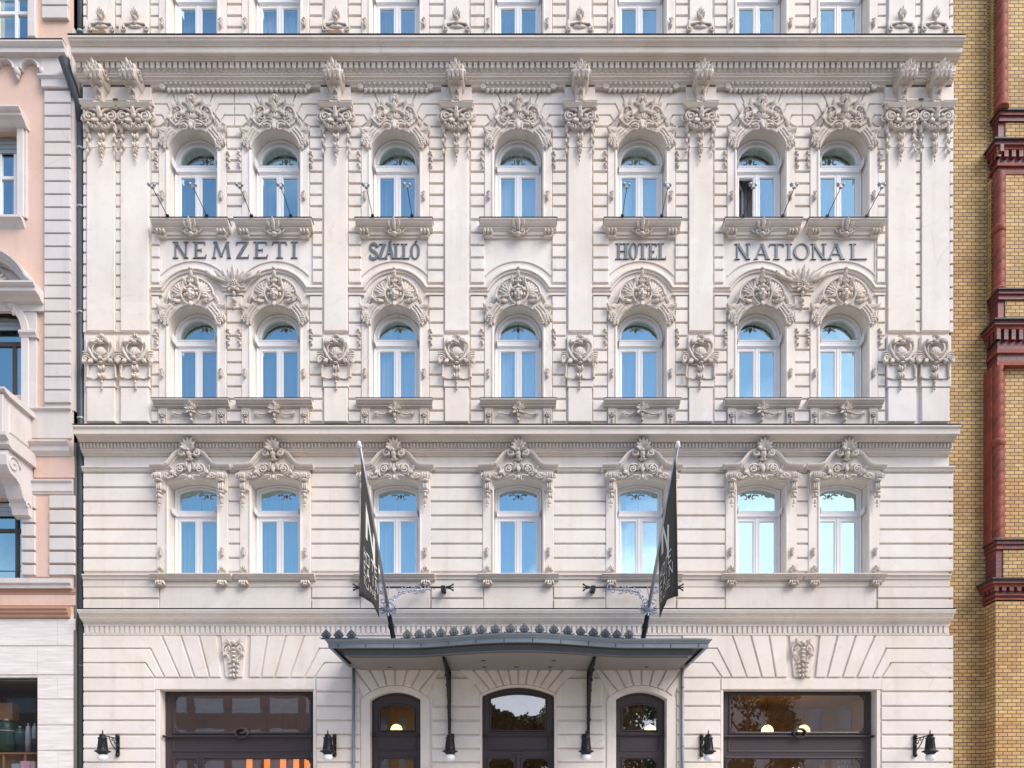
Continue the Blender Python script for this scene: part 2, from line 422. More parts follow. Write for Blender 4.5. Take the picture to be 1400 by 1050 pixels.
def backing(o, pts, h=3.2):
    P = [(a*U, b*U) for a, b in pts]; o.plate([P], 0, h*U, .012)
def arcs(r, a0, a1, v0, n=14): return [(r*math.cos(R(a0+(a1-a0)*k/n)), v0+r*math.sin(R(a0+(a1-a0)*k/n))) for k in range(n+1)]
def o_wings(o, v0=0):      # shared striated swoops and hanging rosettes each side of an arch
    def f(m):
        for k, (r, th) in enumerate(((35.5, 1.7), (39.5, 1.9), (43.5, 1.7))):
            pts = []
            for i in range(5):
                a = R(52-i*9-k*1.5); pts.append((m*r*math.cos(a), v0-33+r*math.sin(a)*1.02, 3.6-i*.3))
            o.cord(pts, th, taper=False)
        o.leaf(m*30, v0-3, m*47, v0-3, 4.2, bend=m*3, w0=2, w1=4, lobes=3)
        o.leaf(m*36, v0+2, m*30, v0+13, 3, bend=-m*2, w0=2, w1=5, lobes=2)
        o.leaf(m*40, v0-8, m*48, v0+1, 2.6, bend=0, w0=2, w1=5, lobes=2)
        o.scroll(m*38, v0-14, 5, 90 if m > 0 else 90, 1.3, 1.5, 2.5, -m)
        o.rosette(m*38, v0-17, 4.6)
        o.leaf(m*38, v0-20, m*37, v0-28, 2.4, w0=2, w1=3, lobes=2)
        o.leaf(m*43, v0-11, m*45, v0-21, 2.2, w0=2, w1=3, lobes=3)
    both(f)
def o_shell_cartouche():
    o = OB()
    # origin: top of the arch opening
    backing(o, arcs(33.4, 12, 168, -33)+[(-41,-22),(-45,-6),(-31,3),(-29,14),(-25,25),(-12,34),(0,40),(12,34),(25,25),(29,14),(31,3),(45,-6),(41,-22)])
    o_wings(o, 0)
    def f(m):
        o.cord([(m*3,30),(m*11,34),(m*20,31),(m*27,22),(m*29,12),(m*24,5),(m*17,3)], 1.9, 4, False)
        o.cord([(m*24,26),(m*17,28),(m*13,22),(m*19,18),(m*23,12),(m*17,8),(m*12,12)], 1.5, 5)
        o.scroll(m*17, 15, 5, 90, 1.2, 1.5, 4, m)
        o.leaf(m*12, 26, m*17, 38, 3.1, bend=-m*2, w0=3, w1=7, lobes=2)
        o.leaf(m*18, 24, m*27, 31, 3.0, bend=m*2, w0=3, w1=6, lobes=2)
        o.leaf(m*26, 18, m*31, 9, 3.0, bend=m*2, w0=3, w1=6, lobes=3)
        o.leaf(m*6, 24, m*14, 14, 3, bend=m*2, w0=4, w1=7, lobes=2)
        o.leaf(m*8, 30, m*3, 40, 2.8, bend=m*1.5, w0=3, w1=7, lobes=2)
        for q in range(4): o.bead(m*(22-q*.6), 22-q*4.6, 1.7, w=4, h=2.2)
        o.cord([(m*15,2),(m*9,4),(m*5,1),(m*6,-4),(m*10,-3)], 1.7, 5.5)
        o.cord([(m*21,1),(m*16,6),(m*9,9),(m*4,8)], 1.6, 4.6)
    both(f)
    o.fan(0, 9, 1, 12, 25, 155, 7, 3.6, h=3.4); o.bead(0, 8, 9, 6, 2.2, 3.6)
    o.bead(0, 24, 5, 4, 4, 3.5); o.rosette(0, 27, 5, 5)
    o.fan(0, 38, 1, 8, 10, 170, 7, 4, h=3); o.bead(0, 37, 2.6, w=6)
    o.leaf(0, 20, 0, 33, 4, w0=5, w1=9, lobes=2)
    o.leaf(0, 6, 0, -5, 3, w0=6, w1=8, lobes=2)
    return o
def o_mask_cartouche():
    o = OB()
    backing(o, arcs(33.4, 12, 168, -33)+[(-41,-22),(-45,-6),(-31,3),(-29,14),(-23,26),(-12,34),(0,38),(12,34),(23,26),(29,14),(31,3),(45,-6),(41,-22)])
    o_wings(o, 0)
    def f(m):
        o.fan(m*9, 12, 4, 21, 90-m*70 if m > 0 else 160, 90-m*5 if m > 0 else 95, 6, 3.2, 2.3, 3)
        o.fan(m*9, 12, 3, 15, 90-m*100 if m > 0 else 190, 90-m*40 if m > 0 else 130, 4, 4.4, 1.9, 3)
        o.cord([(m*2,37),(m*12,35),(m*22,29),(m*29,20),(m*30,10),(m*24,4)], 1.7, 4, False)
        o.cord([(m*9,30),(m*12,22),(m*13,13),(m*9,4),(m*4,0),(m*9,-2)], 1.7, 5.5)
        o.leaf(m*7, 26, m*10, 35, 3, bend=m*1, w0=4, w1=8, lobes=2)
        o.leaf(m*14, 4, m*23, 2, 2.8, bend=m*2, w0=4, w1=7, lobes=2)
        o.bead(m*8, 13, 1.8, 3.6, 4, 3); o.bead(m*7.6, 20, 2.4, 2.8, 4, 3)
        o.scroll(m*24, 9, 4.2, 90, 1.1, 1.3, 4, m)
    both(f)
    # cherub's head
    o.bead(0, 14, 6.4, 8.2, 4, 6, 0, 12)
    o.bead(0, 13.4, 1.1, 2.8, 8.6, 2.4); o.bead(0, 11.6, 1.7, 1.2, 8.8, 1.8)
    for m in (1, -1):
        o.bead(m*2.9, 16.7, 2.3, .8, 9, 1.2, m*-8); o.bead(m*2.8, 14.9, 1.3, .8, 8.6, 1)
        o.bead(m*3.6, 11.4, 2.1, 1.9, 7.6, 1.8)
        for q, (a, b) in enumerate(((2, 22.6), (4.6, 21.4), (6.3, 18.6))): o.bead(m*a, b, 2.1, 1.9, 6.2, 2.6)
    o.bead(0, 9.2, 2.1, .7, 8.4, 1.3); o.bead(0, 8.2, 1.7, .7, 8.1, 1.3); o.bead(0, 6.4, 2.3, 1.6, 6.8, 2)
    o.bead(0, 23.5, 2.2, 2.6, 6.5, 3)
    o.bead(0, 30, 4.5, 4, 3, 3.2); o.fan(0, 27, 1, 8, 40, 140, 5, 5, h=2.6)
    o.leaf(0, 34, 0, 42, 3.2, w0=3, w1=7, lobes=2); o.bead(0, 43, 2.4, 3, 4, 4); o.bead(0, 47.5, 3.4, 1.8, 5, 4)
    o.leaf(0, 4, 0, -4, 3, w0=5, w1=7, lobes=2)
    return o
def o_pediment():
    o = OB()      # origin: crown of the segmental opening
    def f(m):
        o.cord([(m*3,14),(m*10,20),(m*18,18),(m*20,11),(m*15,7),(m*11,11)], 1.8, 3.4)
        o.scroll(m*14, 13, 5, 90, 1.4, 1.5, 4, m)
        o.leaf(m*18, 10, m*26, 6, 3, bend=m*3, w0=3, w1=6, lobes=2)
        o.leaf(m*8, 12, m*4, 22, 2.6, bend=m*2, w0=3, w1=6, lobes=2)
        o.cord([(m*18,4),(m*23,10),(m*22,14)], 1.5, 4); o.rosette(m*21.5, 8, 3.4, 3.4)
        o.cord([(m*22,4),(m*27,1.5),(m*33,2),(m*35,6),(m*31,8),(m*28,5.5)], 1.6, 3.4)
        o.scroll(m*30, 4.5, 3.6, 0, 1.1, 1.2, 3.6, m)
        o.cord([(m*13,3.5),(m*7,5),(m*3.5,2.5),(m*5,-1.5),(m*7.5,0)], 1.3, 4.4)
        o.leaf(m*24, 12, m*27, 18, 2, bend=0, w0=3, w1=5, lobes=2)
        # volute ends of the moulding
        o.scroll(m*9.5, 34, 5, 90, 1.35, 1.9, 6, -m)
        # consoles
        for q in (-3.2, -1, 1.2, 3.4): o.bead(m*42+q, 3, 1.2, 5.6, 6, 3.4)
        o.scroll(m*47.5, 3, 3.6, 90, 1.2, 1.3, 5, -m); o.bead(m*42, -2.5, 5.5, 2, 5, 4)
        for q in (-2.4, 0, 2.4): o.bead(m*42+q, -10, 1.4, 6.6, 3.2, 3.4)
        o.bead(m*42, -17.5, 5, 1.6, 3.4, 3.6)
        o.bead(m*42, -22, 2.2, 3.6, 3, 3.4)
        for k in (1, -1): o.bead(m*42+k*3, -23.6, 1.3, 2.5, 2.6, 2.6)
        o.bead(m*42, -29, 1.2, 2.4, 2, 2.2); o.bead(m*42, -32, 3, .9, 2, 2); o.bead(m*42, -36, 1.3, 2, 2, 1.8)
    both(f)
    o.fan(0, 24, 0, 7, 30, 150, 5, 3.4, h=2.6); o.bead(0, 12, 1.9, 3.8, 3, 3.6); o.leaf(0, 20, 0, 8, 3, w0=4, w1=6, lobes=2)
    o.leaf(0, 5, 0, -1, 2.2, w0=4, w1=6, lobes=1)
    # finial
    o.bead(0, 33, 4.4, 5, 5, 4.6); o.bead(0, 37, 2, w=9, h=2)
    for a, L in ((90, 19), (68, 17), (112, 17), (45, 14), (135, 14), (18, 11), (162, 11)):
        o.leaf(0, 35, L*math.cos(R(a)), 35+L*1.05*math.sin(R(a)), 2.7, bend=(90-a)*.05, w0=5, w1=12, lobes=2, n=8)
    o.bead(0, 29, 3.2, 2.2, 4, 4)
    return o
def o_capital():
    o = OB()      # origin: centre of capital
    o.add([o.pt(*q) for q in ((-21,9,0),(21,9,0),(21,9,9),(-21,9,9),(-24,13,0),(24,13,0),(24,13,12),(-24,13,12))],
          [(3,2,6,7),(0,1,2,3),(7,6,5,4),(0,3,7,4),(1,5,6,2)])
    def f(m):
        o.scroll(m*15, 0, 7.6, 90, 1.7, 1.9, 5, -m)
        o.cord([(m*2,3),(m*7,7),(m*13,8.6),(m*21,11.5),(m*23,8)], 1.7, 7, False)
        o.scroll(m*22.5, 0, 5.5, 90, 1.2, 1.6, 2, -m)
        o.leaf(m*3, -2, m*11, -8, 3.8, bend=m*-3, w0=5, w1=9, lobes=3)
        o.cord([(m*17,-8),(m*11,-13.5),(m*4,-15.5),(0,-15)], 2.3, 4.6, False)
        for q in range(4): o.bead(m*(15-q*4), -10.4-q*1.6, 2, 1.8, 5.6, 2.4)
        o.leaf(m*17, -7, m*19.5, -20, 3, w0=4, w1=2, lobes=3)
        o.leaf(m*6, 2, m*9, -4, 2.4, w0=7, w1=9, lobes=2)
        for q, (a, b) in enumerate(((17.5, -24), (18.6, -30), (17.2, -37), (18.4, -44), (17.8, -52))):
            if q < 4: o.leaf(m*a, b+4, m*(a+(1 if q % 2 else -1)*1.6), b-3, 1.9, w0=1.5, w1=3, lobes=2)
    both(f)
    o.bead(0, 0, 4.5, 5, 6, 4); o.leaf(0, -2, 0, 8, 3.4, w0=8, w1=11, lobes=2); o.fan(0, -10, 0, 6, 200, 340, 5, 6, h=2.6)
    o.bead(0, 7, 3, 2, 9, 3)
    for v, a in ((-25, 3.6), (-37, 3.2)):
        for q in (-1, 0, 1): o.bead(q*2.7, v-abs(q)*-1.2, 1.7, 4.4, 2, 3.4, -q*14)
    o.bead(0, -31, 1.5, w=2, h=2.2); o.rosette(0, -43, 4.2, 2); o.bead(0, -50, 1.6, 2.6, 1.6, 2); o.bead(0, -56, 1, 2, 1.4, 1.6)
    return o
def o_console():
    o = OB()      # origin at the centre of the console's top; hangs down 72 px and leans out at the top
    L = [(6, 19), (0, 22), (-8, 24.5), (-18, 25), (-26, 22), (-29, 13), (-40, 10), (-52, 8.5), (-58, 9), (-66, 8), (-72, 3)]
    W = [8, 10, 11.4, 11.4, 10, 7.4, 6.6, 6.4, 6.8, 5.4, 2]
    vs = []
    for (v, w), h in zip(L, W): vs += [o.pt(-h, v, 0), o.pt(-h, v, w-1.5), o.pt(-h*.6, v, w), o.pt(0, v, w-.8), o.pt(h*.6, v, w), o.pt(h, v, w-1.5), o.pt(h, v, 0)]
    fs = [(i*7+j, i*7+j+1, i*7+8+j, i*7+7+j) for i in range(len(L)-1) for j in range(6)]
    fs.append((0,1,2,3,4,5,6)); o.add(vs, fs, False)
    def f(m):
        pts = []
        for i in range(16):      # side volutes
            t = i/15; a = R(90+m*0)+2*math.pi*1.5*t; rr = 8.5*(1-.8*t)
            pts.append(o.pt(m*12.2, -11+rr*math.sin(a), 15+rr*math.cos(a)))
        o.tube(pts, [1.5*U]*16, 5)
        pts = [o.pt(m*7.4, -62+4*math.sin(a_), 5+3*math.cos(a_)) for a_ in [k*.7 for k in range(9)]]
        o.tube(pts, [.9*U]*9, 4)
        for k, (a, b, c, d, w) in enumerate(((5, -16, 9, -4, 3), (3, -14, 5, 1, 3), (4, -26, 8, -28, 3))):
            o.leaf(m*a, b, m*c, d, w, bend=m*1.5, w0=20, w1=23, lobes=2)
        o.leaf(m*3, -23, m*8.5, -31, 3, w0=20, w1=19, lobes=2)
        o.leaf(m*3, -56, m*7.5, -62, 2.4, w0=9, w1=11, lobes=2)
    both(f)
    for k, (a, b) in enumerate(((0,-2),(-5,-5),(5,-5),(-8.5,-11),(8.5,-11),(-3.5,-11),(3.5,-11),(0,-18),(-6,-19),(6,-19))): o.leaf(a*.8, b-6, a*1.1, b+5, 2.6, w0=22, w1=25.5, lobes=1, n=6)
    o.bead(0, -12, 10.5, 9, 18, 6)
    o.leaf(0, -12, 0, 7, 3.0, w0=22, w1=25, lobes=4, n=11)
    for a in (-8, -3, 3, 8): o.leaf(a, -18, a*1.05, -30, 2.6, w0=24.5, w1=22.5, lobes=1, n=6)
    for m in (1, -1): o.bead(m*2.2, -38, 1.8, 5.4, 10, 4, m*8)
    o.bead(0, -36, 1.4, 4.4, 13, 2.4); o.bead(0, -48, 2, 2.4, 8.4, 2.4)
    o.bead(0, -54, 6.6, 1.8, 8, 3.4)
    o.leaf(0, -54, 0, -73, 4, w0=9, w1=9, lobes=3)
    return o
def o_midcart():
    o = OB()      # cartouche applied on the lower pilaster; origin its middle
    def f(m):
        o.cord([(m*2,19),(m*8,21),(m*14,17),(m*16,9),(m*13,1),(m*8,-6),(m*3,-9)], 2.1, 4.4, False)
        o.cord([(m*3,15),(m*8,15),(m*11,9),(m*9,1),(m*5,-4)], 1.5, 4)
        o.leaf(m*4, 20, m*13, 12, 3.4, bend=m*4, w0=5, w1=9, lobes=2)
        for k in range(3): o.cord([(m*14,0-k*3),(m*19,4-k*3.2),(m*25,4-k*3.4)], 1.2, 3.6+.3*k, False, 4)
        o.leaf(m*20, -4, m*23, -13, 3.2, bend=m*2, w0=3, w1=6, lobes=2)
        o.leaf(m*11, -5, m*17, -11, 3, bend=-m*2, w0=4, w1=6, lobes=2)
        o.scroll(m*21, -6, 4, 90, 1.1, 1.3, 4, -m)
        o.cord([(m*18.5,-13),(m*19,-22),(m*19,-28)], 1.7, 2, False); o.bead(m*19, -29, 2.2, 2.2, 1.6, 2.6)
        o.cord([(m*17,-29,1.2),(m*10,-31,1.2),(m*5,-30,1.2)], .8, 1.2, False, 4)
        o.cord([(m*17,-12.5,1.6),(m*10,-12,1.6),(m*4,-12,1.6)], .8, 1.6, False, 4)
    both(f)
    o.bead(0, 3, 8.5, 9, 2.4, 4.2, 0, 12); o.fan(0, -4, 2, 12, 40, 140, 6, 4.6, h=2.4)
    o.bead(0, 16, 4, 2.4, 5, 3.4); o.bead(0, -6, 3.2, 2.4, 6, 3)
    o.palmette(0, 20, 9, 2); o.bead(0, -11, 3.4, 1.6, 4, 3)
    o.cord([(0,-6,1),(0,-46,1)], 1.2, 1, False, 4)
    for m in (1, -1): o.cord([(m*19,-29,1),(m*10,-31,1),(0,-29,1)], .9, 1, False, 4)
    for v in (-18, -29):
        for q in (-1, 0, 1): o.bead(q*3, v+abs(q)*1.2, 1.9, 4.2, 2, 3.6, -q*12)
    o.bead(0, -24, 1.6, w=2, h=2); o.bead(0, -36, 1.6, w=1.6, h=2); o.bead(0, -41, 1.3, w=1.4, h=1.8); o.bead(0, -45, 1.6, 1, 1.2, 1.4)
    return o
def o_sill3():
    o = OB()      # ornaments on the apron of the third floor sills
    def f(m):
        o.scroll(m*5.5, -2, 5, 90, 1.4, 1.5, 3, m)
        o.leaf(m*2, 0, m*8, 9, 2.4, bend=-m*2, w0=4, w1=9, lobes=2)
        o.cord([(m*10,-3),(m*16,4),(m*20,5)], 1.2, 2, False)
        for q in (-4.4, 0, 4.4): o.bead(m*41+q, -2, 2, 3.2, 3, 4.2)
    both(f)
    o.leaf(0, -2, 0, 12, 3, w0=5, w1=11, lobes=2); o.bead(0, -6, 4.2, 2.6, 3, 4)
    return o
def o_sill2():
    o = OB()
    def f(m):
        for a in (10, 40, 70): o.leaf(0, 0, m*9*math.cos(R(a)), 9*math.sin(R(a)), 2.3, bend=m, w0=4, w1=7, lobes=2, n=6)
        o.leaf(0, 0, m*8, -6, 2.3, w0=4, w1=6, lobes=2, n=6)
        o.cord([(m*9,-2),(m*15,-5),(m*22,-4),(m*27,-2)], 1.1, 2, False); o.scroll(m*26, -4, 3, 90, 1.1, 1, 2, m)
        o.rosette(m*40, -5, 4, 1.6)
        for q in range(3): o.bead(m*40, -12-q*3.4, 1.7-.3*q, 1.5, 1.4, 2)
        o.cord([(m*40-5, 1, 1.4), (m*40-5, -22, 1.4)], .6, 1, False, 4); o.cord([(m*40+5, 1, 1.4), (m*40+5, -22, 1.4)], .6, 1, False, 4)
    both(f)
    o.rosette(0, 0, 5, 5); o.leaf(0, 2, 0, 10, 2.4, w0=5, w1=9, lobes=2); o.leaf(0, -4, 0, -10, 2.4, w0=4, w1=5, lobes=1); o.bead(0, -13, 2.2, 2.6, 2, 3.6)
    return o
def o_sill1():
    o = OB()
    def f(m):
        for q in (-5, -1.7, 1.7, 5): o.bead(m*42+q, -4, 1.7, 4.2, 3, 4.4, q*4)
        o.bead(m*42, -6.8, 5, 1.6, 3.4, 4)
        # foliage at the foot of the surround
        for a in (90, 60, 120, 20, 160): o.leaf(m*42, 10, m*42+6*math.cos(R(a)), 10+8*math.sin(R(a)), 1.9, w0=3, w1=5, lobes=2, n=6)
        o.rosette(m*42, 9, 3.2, 3); o.leaf(m*42, 6, m*47, 2, 1.8, w0=2, w1=4, n=5); o.leaf(m*42, 6, m*37, 2, 1.8, w0=2, w1=4, n=5); o.bead(m*42, 19, 1.2, 2, 2, 2)
    both(f); return o
def o_hook():
    o = OB(); o.bead(0, 0, 2.4, 3.4, 2, 3); o.scroll(0, 2, 3, 180, 1.1, 1.1, 3, -1); o.leaf(0, -1, 0, -7, 1.8, w0=3, w1=4, lobes=2, n=5); return o
def o_keystone():
    o = OB()
    def f(m):
        o.cord([(m*2,16),(m*8,19),(m*14,14),(m*14,6),(m*8,2),(m*5,-3),(m*7,-8)], 1.6, 3.6)
        o.leaf(m*3, 18, m*10, 25, 3, bend=-m*2, w0=3, w1=6, lobes=2); o.leaf(m*7, 8, m*14, 1, 2.8, bend=m*2, w0=3, w1=5, lobes=2)
        o.scroll(m*9, 11, 4, 90, 1.2, 1.3, 3.4, m)
        for k in range(4): o.leaf(m*2, -6-k*6, m*(8.5-k*1.2), -9-k*6, 1.8, bend=m*1.6, w0=3, w1=4.4, n=6)
    both(f)
    for k in range(4): o.bead(0, 12-k*5.4, 3.4, 1.7, 4, 3.4)
    for k in range(3): o.bead(0, -11-k*7, 2, 3, 3, 3)
    o.bead(0, 20, 4, 3.4, 3.4, 3.4)
    return o
def o_centre():
    o = OB()      # leafy cresting between the paired second floor windows
    def f(m):
        for a, L in ((72, 22), (50, 24), (32, 30), (18, 37)):
            o.leaf(m*2, 0, m*L*math.cos(R(a)), L*.95*math.sin(R(a)), 3.2, bend=m*-3, w0=3, w1=7, lobes=3)
        o.leaf(m*30, 11, m*37, 17, 3, w0=3, w1=6, lobes=2)
        o.scroll(m*5, -6, 4.6, 90, 1.2, 1.5, 4, m); o.leaf(m*2, -10, m*8, -16, 2.6, w0=3, w1=5, lobes=2)
    both(f)
    o.leaf(0, 0, 0, 24, 4, w0=4, w1=9, lobes=3); o.rosette(0, -2, 5, 5); o.bead(0, -12, 4, 3, 4, 4)
    o.bead(0, -20, 2.6, 4.6, 3, 3.4); o.bead(0, -30, 3.6, 4.4, 2.6, 3.6); o.bead(0, -38, 3, 1.4, 2, 2); o.bead(0, -43, 1.6, 2.4, 2, 2)
    return o
def o_pedestal():
    o = OB()      # flame leaf and scrolled foot on the fourth floor pilasters
    for a, L in ((90, 13), (70, 10), (110, 10), (45, 8), (135, 8)):
        o.leaf(0, 0, L*math.cos(R(a)), L*math.sin(R(a)), 2.4, w0=3, w1=6, lobes=2, n=7)
    o.bead(0, 0, 3, w=3)
    def f(m):
        o.cord([(m*2,-7),(m*10,-8),(m*14,-9),(m*16,-14)], 1.7, 3.4, False); o.scroll(m*14.5, -15, 4, 90, 1.2, 1.4, 3, -m)
    both(f); o.bead(0, -11, 12, 3.4, 1, 3.4); o.rosette(0, -8, 2.6, 4)
    return o
def o_pilhang():
    o = OB()      # hanging drops beside arches
    for k in range(6): o.leaf(0, -k*5, (1.8 if k % 2 else -1.8), -k*5-5, 1.9, w0=1.6, w1=4, lobes=2, n=5)
    return o
ORN = {}
for n_, f_ in dict(cartouche=o_shell_cartouche, mask_cartouche=o_mask_cartouche, pediment_ornament=o_pediment, capital=o_capital,
        console=o_console, shield=o_midcart, sill_shell=o_sill3, apron_rosette=o_sill2, sill_leaves=o_sill1, hook=o_hook,
        keystone=o_keystone, acanthus_crest=o_centre, flame_foot=o_pedestal, leaf_drop=o_pilhang).items():
    b_ = f_(); me_ = b_.build('proto', 'orn'); ORN[n_] = me_.data; bpy.data.objects.remove(me_)
from mathutils import noise as mn
VAR = {}; CNT = {}
def vari(kind):       # hand-run plaster: four slightly different casts of each ornament
    if kind not in VAR:
        VAR[kind] = [ORN[kind]]
        for k in range(1, 4):
            d = ORN[kind].copy()
            for v_ in d.vertices: v_.co += mn.noise_vector(v_.co*9+Vector((k*7.3, k*3.1, k)))*.016+mn.noise_vector(v_.co*30+Vector((k*5, 2, k)))*.005
            VAR[kind].append(d)
    CNT[kind] = CNT.get(kind, 0)+1
    return VAR[kind][(CNT[kind]*7//3) % 4]
def orn(kind, parent, px, py, p=.0, name=None, s=(1,1,1), off=None):
    o = bpy.data.objects.new(name or kind, vari(kind)); COL.objects.link(o); o.parent = parent
    ox, oz = off or (0, 0)
    o.location = (X(px, p)-ox, -p, Z(py, p)-oz); o.scale = s; return o

# ================================================================== THE HOTEL
hotel = tag(empty('hotel_building'), 'cream stucco hotel with rich plaster ornament and grey lettering, filling the middle', 'building')
CX = [264.5, 377.5, 540.5, 708.5, 876.5, 1039.5, 1152.5]
XL, XR = X(115), X(1297.5)
Z3, Z2, Z1, Z4 = 18.20, 13.37, 8.65, 22.90     # heights of the window sills
OR = .66                                        # half width of the openings
def cxw(i): return X(CX[i])
GAP = .027
def blocks(mb, x0, x1, lines, p=.05, bev=.012, gx=0, mat=None):
    for a, b in zip(lines[:-1], lines[1:]):
        mb.plate([rect(x0+gx, x1-gx, Z(b)+GAP, Z(a)-GAP)], 0, p, bev)
def pblocks(mb, x0, x1, lines, **k): blocks(mb, X(x0), X(x1), lines, **k)

w = MB()
# ground floor slab
def doorshape(cx, hw, top, spr, zb): return segp(cx, zb, Z(spr), hw, Z(top)-Z(spr), 14)
DOORS = [(X(540.5), .69, 945, 956), (X(708.5), .99, 938, 950), (X(876.5), .69, 945, 956)]
SHOPS = [(X(219), X(428.5)), (X(988.5), X(1198))]
holes = [doorshape(a, b, c, d, .02) for a, b, c, d in DOORS]+[rect(a, b, .45, Z(943)) for a, b in SHOPS]
w.plate([rect(XL, XR, -.3, 7.45)]+holes, -.4, 0)
w.plate([rect(XL, XR, 7.45, 12.3)]+[segp(cxw(i), Z1, Z1+2.48, OR, .14) for i in range(7)], -.4, 0)
w.plate([rect(XL, XR, 12.3, 16.9)]+[archp(cxw(i), Z2, Z2+2.0, OR) for i in range(7)], -.4, 0)
w.plate([rect(XL, XR, 16.9, 22.4)]+[archp(cxw(i), Z3, Z3+2.0, OR) for i in range(7)], -.4, 0)
w.plate([rect(XL, XR, 22.4, 27.2)]+[archp(cxw(i), Z4, Z4+2.0, OR) for i in range(7)], -.4, 0)
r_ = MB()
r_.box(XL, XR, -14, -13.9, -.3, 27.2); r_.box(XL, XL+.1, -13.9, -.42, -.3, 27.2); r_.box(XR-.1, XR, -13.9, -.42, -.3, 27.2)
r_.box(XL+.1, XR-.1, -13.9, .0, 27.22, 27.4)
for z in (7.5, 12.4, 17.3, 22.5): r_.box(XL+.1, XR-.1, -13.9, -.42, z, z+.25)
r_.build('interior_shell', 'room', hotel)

# ---- rustication
g = w
LG = [868.5, 886.7, 906.5, 927, 946, 966, 985.5, 1005, 1024, 1042.6, 1062, 1082, 1101.5, 1121, 1140.5, 1160, 1180, 1200]
def mir(poly): return [(MX(a), b) for a, b in poly]
GP = []
GP += [[(115,869.5),(220.5,869.5),(245.5,926),(227,926),(207.5,886.3),(115,886.3)],
       [(115,887.9),(205.5,887.9),(224.5,926),(213.5,926),(200.5,906),(115,906)],
       [(115,907.4),(199,907.4),(211.5,926),(115,926)]]
GP += [[(436.5,886.3),(416,926),(397.8,926),(417.5,869.5),(484,869.5),(484,886.3)],
       [(484,887.9),(437.5,887.9),(418.3,926),(429.8,926),(443.5,906),(484,906)],
       [(484,907.4),(444.5,907.4),(432,926),(484,926)]]
for a, b, c, d in ((223.5,246.8,248,265), (249.5,271.5,268,286), (274.5,296.5,288.5,302.5), (343.5,365,341.5,356), (367.5,390,358.5,375), (392.5,415.5,377.5,395.5)):
    GP.append([(a,869.5),(b,869.5),(d,926),(c,926)])
GP.append([(303,869.5),(338.5,869.5),(332.5,926),(309,926)])
for poly in GP:
    for q in (poly, mir(poly)): g.plate([pxpoly(q)], 0, .05, .012)
for m in (0, 1):
    def xx(a, b): return (X(MX(b)), X(MX(a))) if m else (X(a), X(b))
    a, b = xx(115, 213); blocks(g, a, b, LG[3:])
    a, b = xx(433, 492); blocks(g, a, b, LG[3:])
    a, b = xx(591, 656); blocks(g, a, b, LG[5:])
    a, b = xx(212, 431.5); g.plate([rect(a, b, Z(943), Z(928.2))], 0, .045, .01)
    a, b = xx(213.6, 219); g.plate([rect(a, b, 0, Z(943.4))], 0, .03, .008)
    a, b = xx(428.5, 432.4); g.plate([rect(a, b, 0, Z(943.4))], 0, .03, .008)
# voussoirs over the three doors
def vous(cx, hw, top, spr, ring, xlim, n):
    hw2 = hw+ring; zs = Z(spr); rise = Z(top)-zs+ring*.6
    Rr = (hw2*hw2+rise*rise)/(2*rise); zc = zs+rise-Rr; a0 = math.asin(min(.99, hw2/Rr)); yc = zs-1.2
    ztop = Z(903)
    xs = [-1+2*k/n for k in range(n+1)]
    for k in range(n):
        q = []
        for t, sgn in ((xs[k], 1), (xs[k+1], -1)):
            xb = cx+t*hw2*.93; zb_ = zc+math.sqrt(Rr*Rr-(xb-cx)**2)+.02; xt = cx+t*(hw2*.93+(ztop-zb_)*1.05)
            xt = max(xlim[0], min(xlim[1], xt))
            q.append((xb+sgn*.022, zb_, xt+sgn*.03))
        g.plate([[(q[0][0], q[0][1]), (q[1][0], q[1][1]), (q[1][2], ztop), (q[0][2], ztop)]], 0, .054, .012)
    # plain archivolt ring
    outer = segp(cx, 0, zs, hw2, rise, 14); inner = segp(cx, 0, zs, hw, Z(top)-zs, 14)
    g.plate([outer+inner[::-1]], 0, .035, .01)
vous(DOORS[0][0], .69, 945, 956, .25, (X(470), X(612)), 8)
vous(DOORS[1][0], .99, 938, 950, .07, (X(560), X(856)), 10)
vous(DOORS[2][0], .69, 945, 956, .25, (X(805), X(947)), 8)
for m in (0, 1):
    for q in ([(591,928),(643,928),(655.5,946),(655.5,965),(594,965),(594,948)],):
        q = mir(q) if m else q; g.plate([pxpoly(q)], 0, .05, .012)
g.box(XL, XR, 0, .12, 0, .55)

f1 = w
L1 = [647, 667.5, 686.7, 706, 725, 744.5, 764, 783]
LB = [802.5, 819, 834]
segs1 = [(115, 216), (313, 329), (426, 492), (589, 660)]
for a, b in segs1:
    for x0, x1 in ((X(a), X(b)), (X(MX(b)), X(MX(a)))): blocks(f1, x0, x1, L1)
for a, b in ((115, 218), (427, 492), (590, 660)):
    for x0, x1 in ((X(a), X(b)), (X(MX(b)), X(MX(a)))): blocks(f1, x0, x1, LB)
for a, b in ((219.5, 425.5), (493.5, 588.5), (661.5, 755.5)):
    for x0, x1 in ((X(a), X(b)), (X(MX(b)), X(MX(a))))[:1 if a > 600 else 2]:
        if a > 600 and x0 != X(a): continue
        f1.plate([rect(x0, x1, Z(834), Z(803.5))], 0, .035, .01)

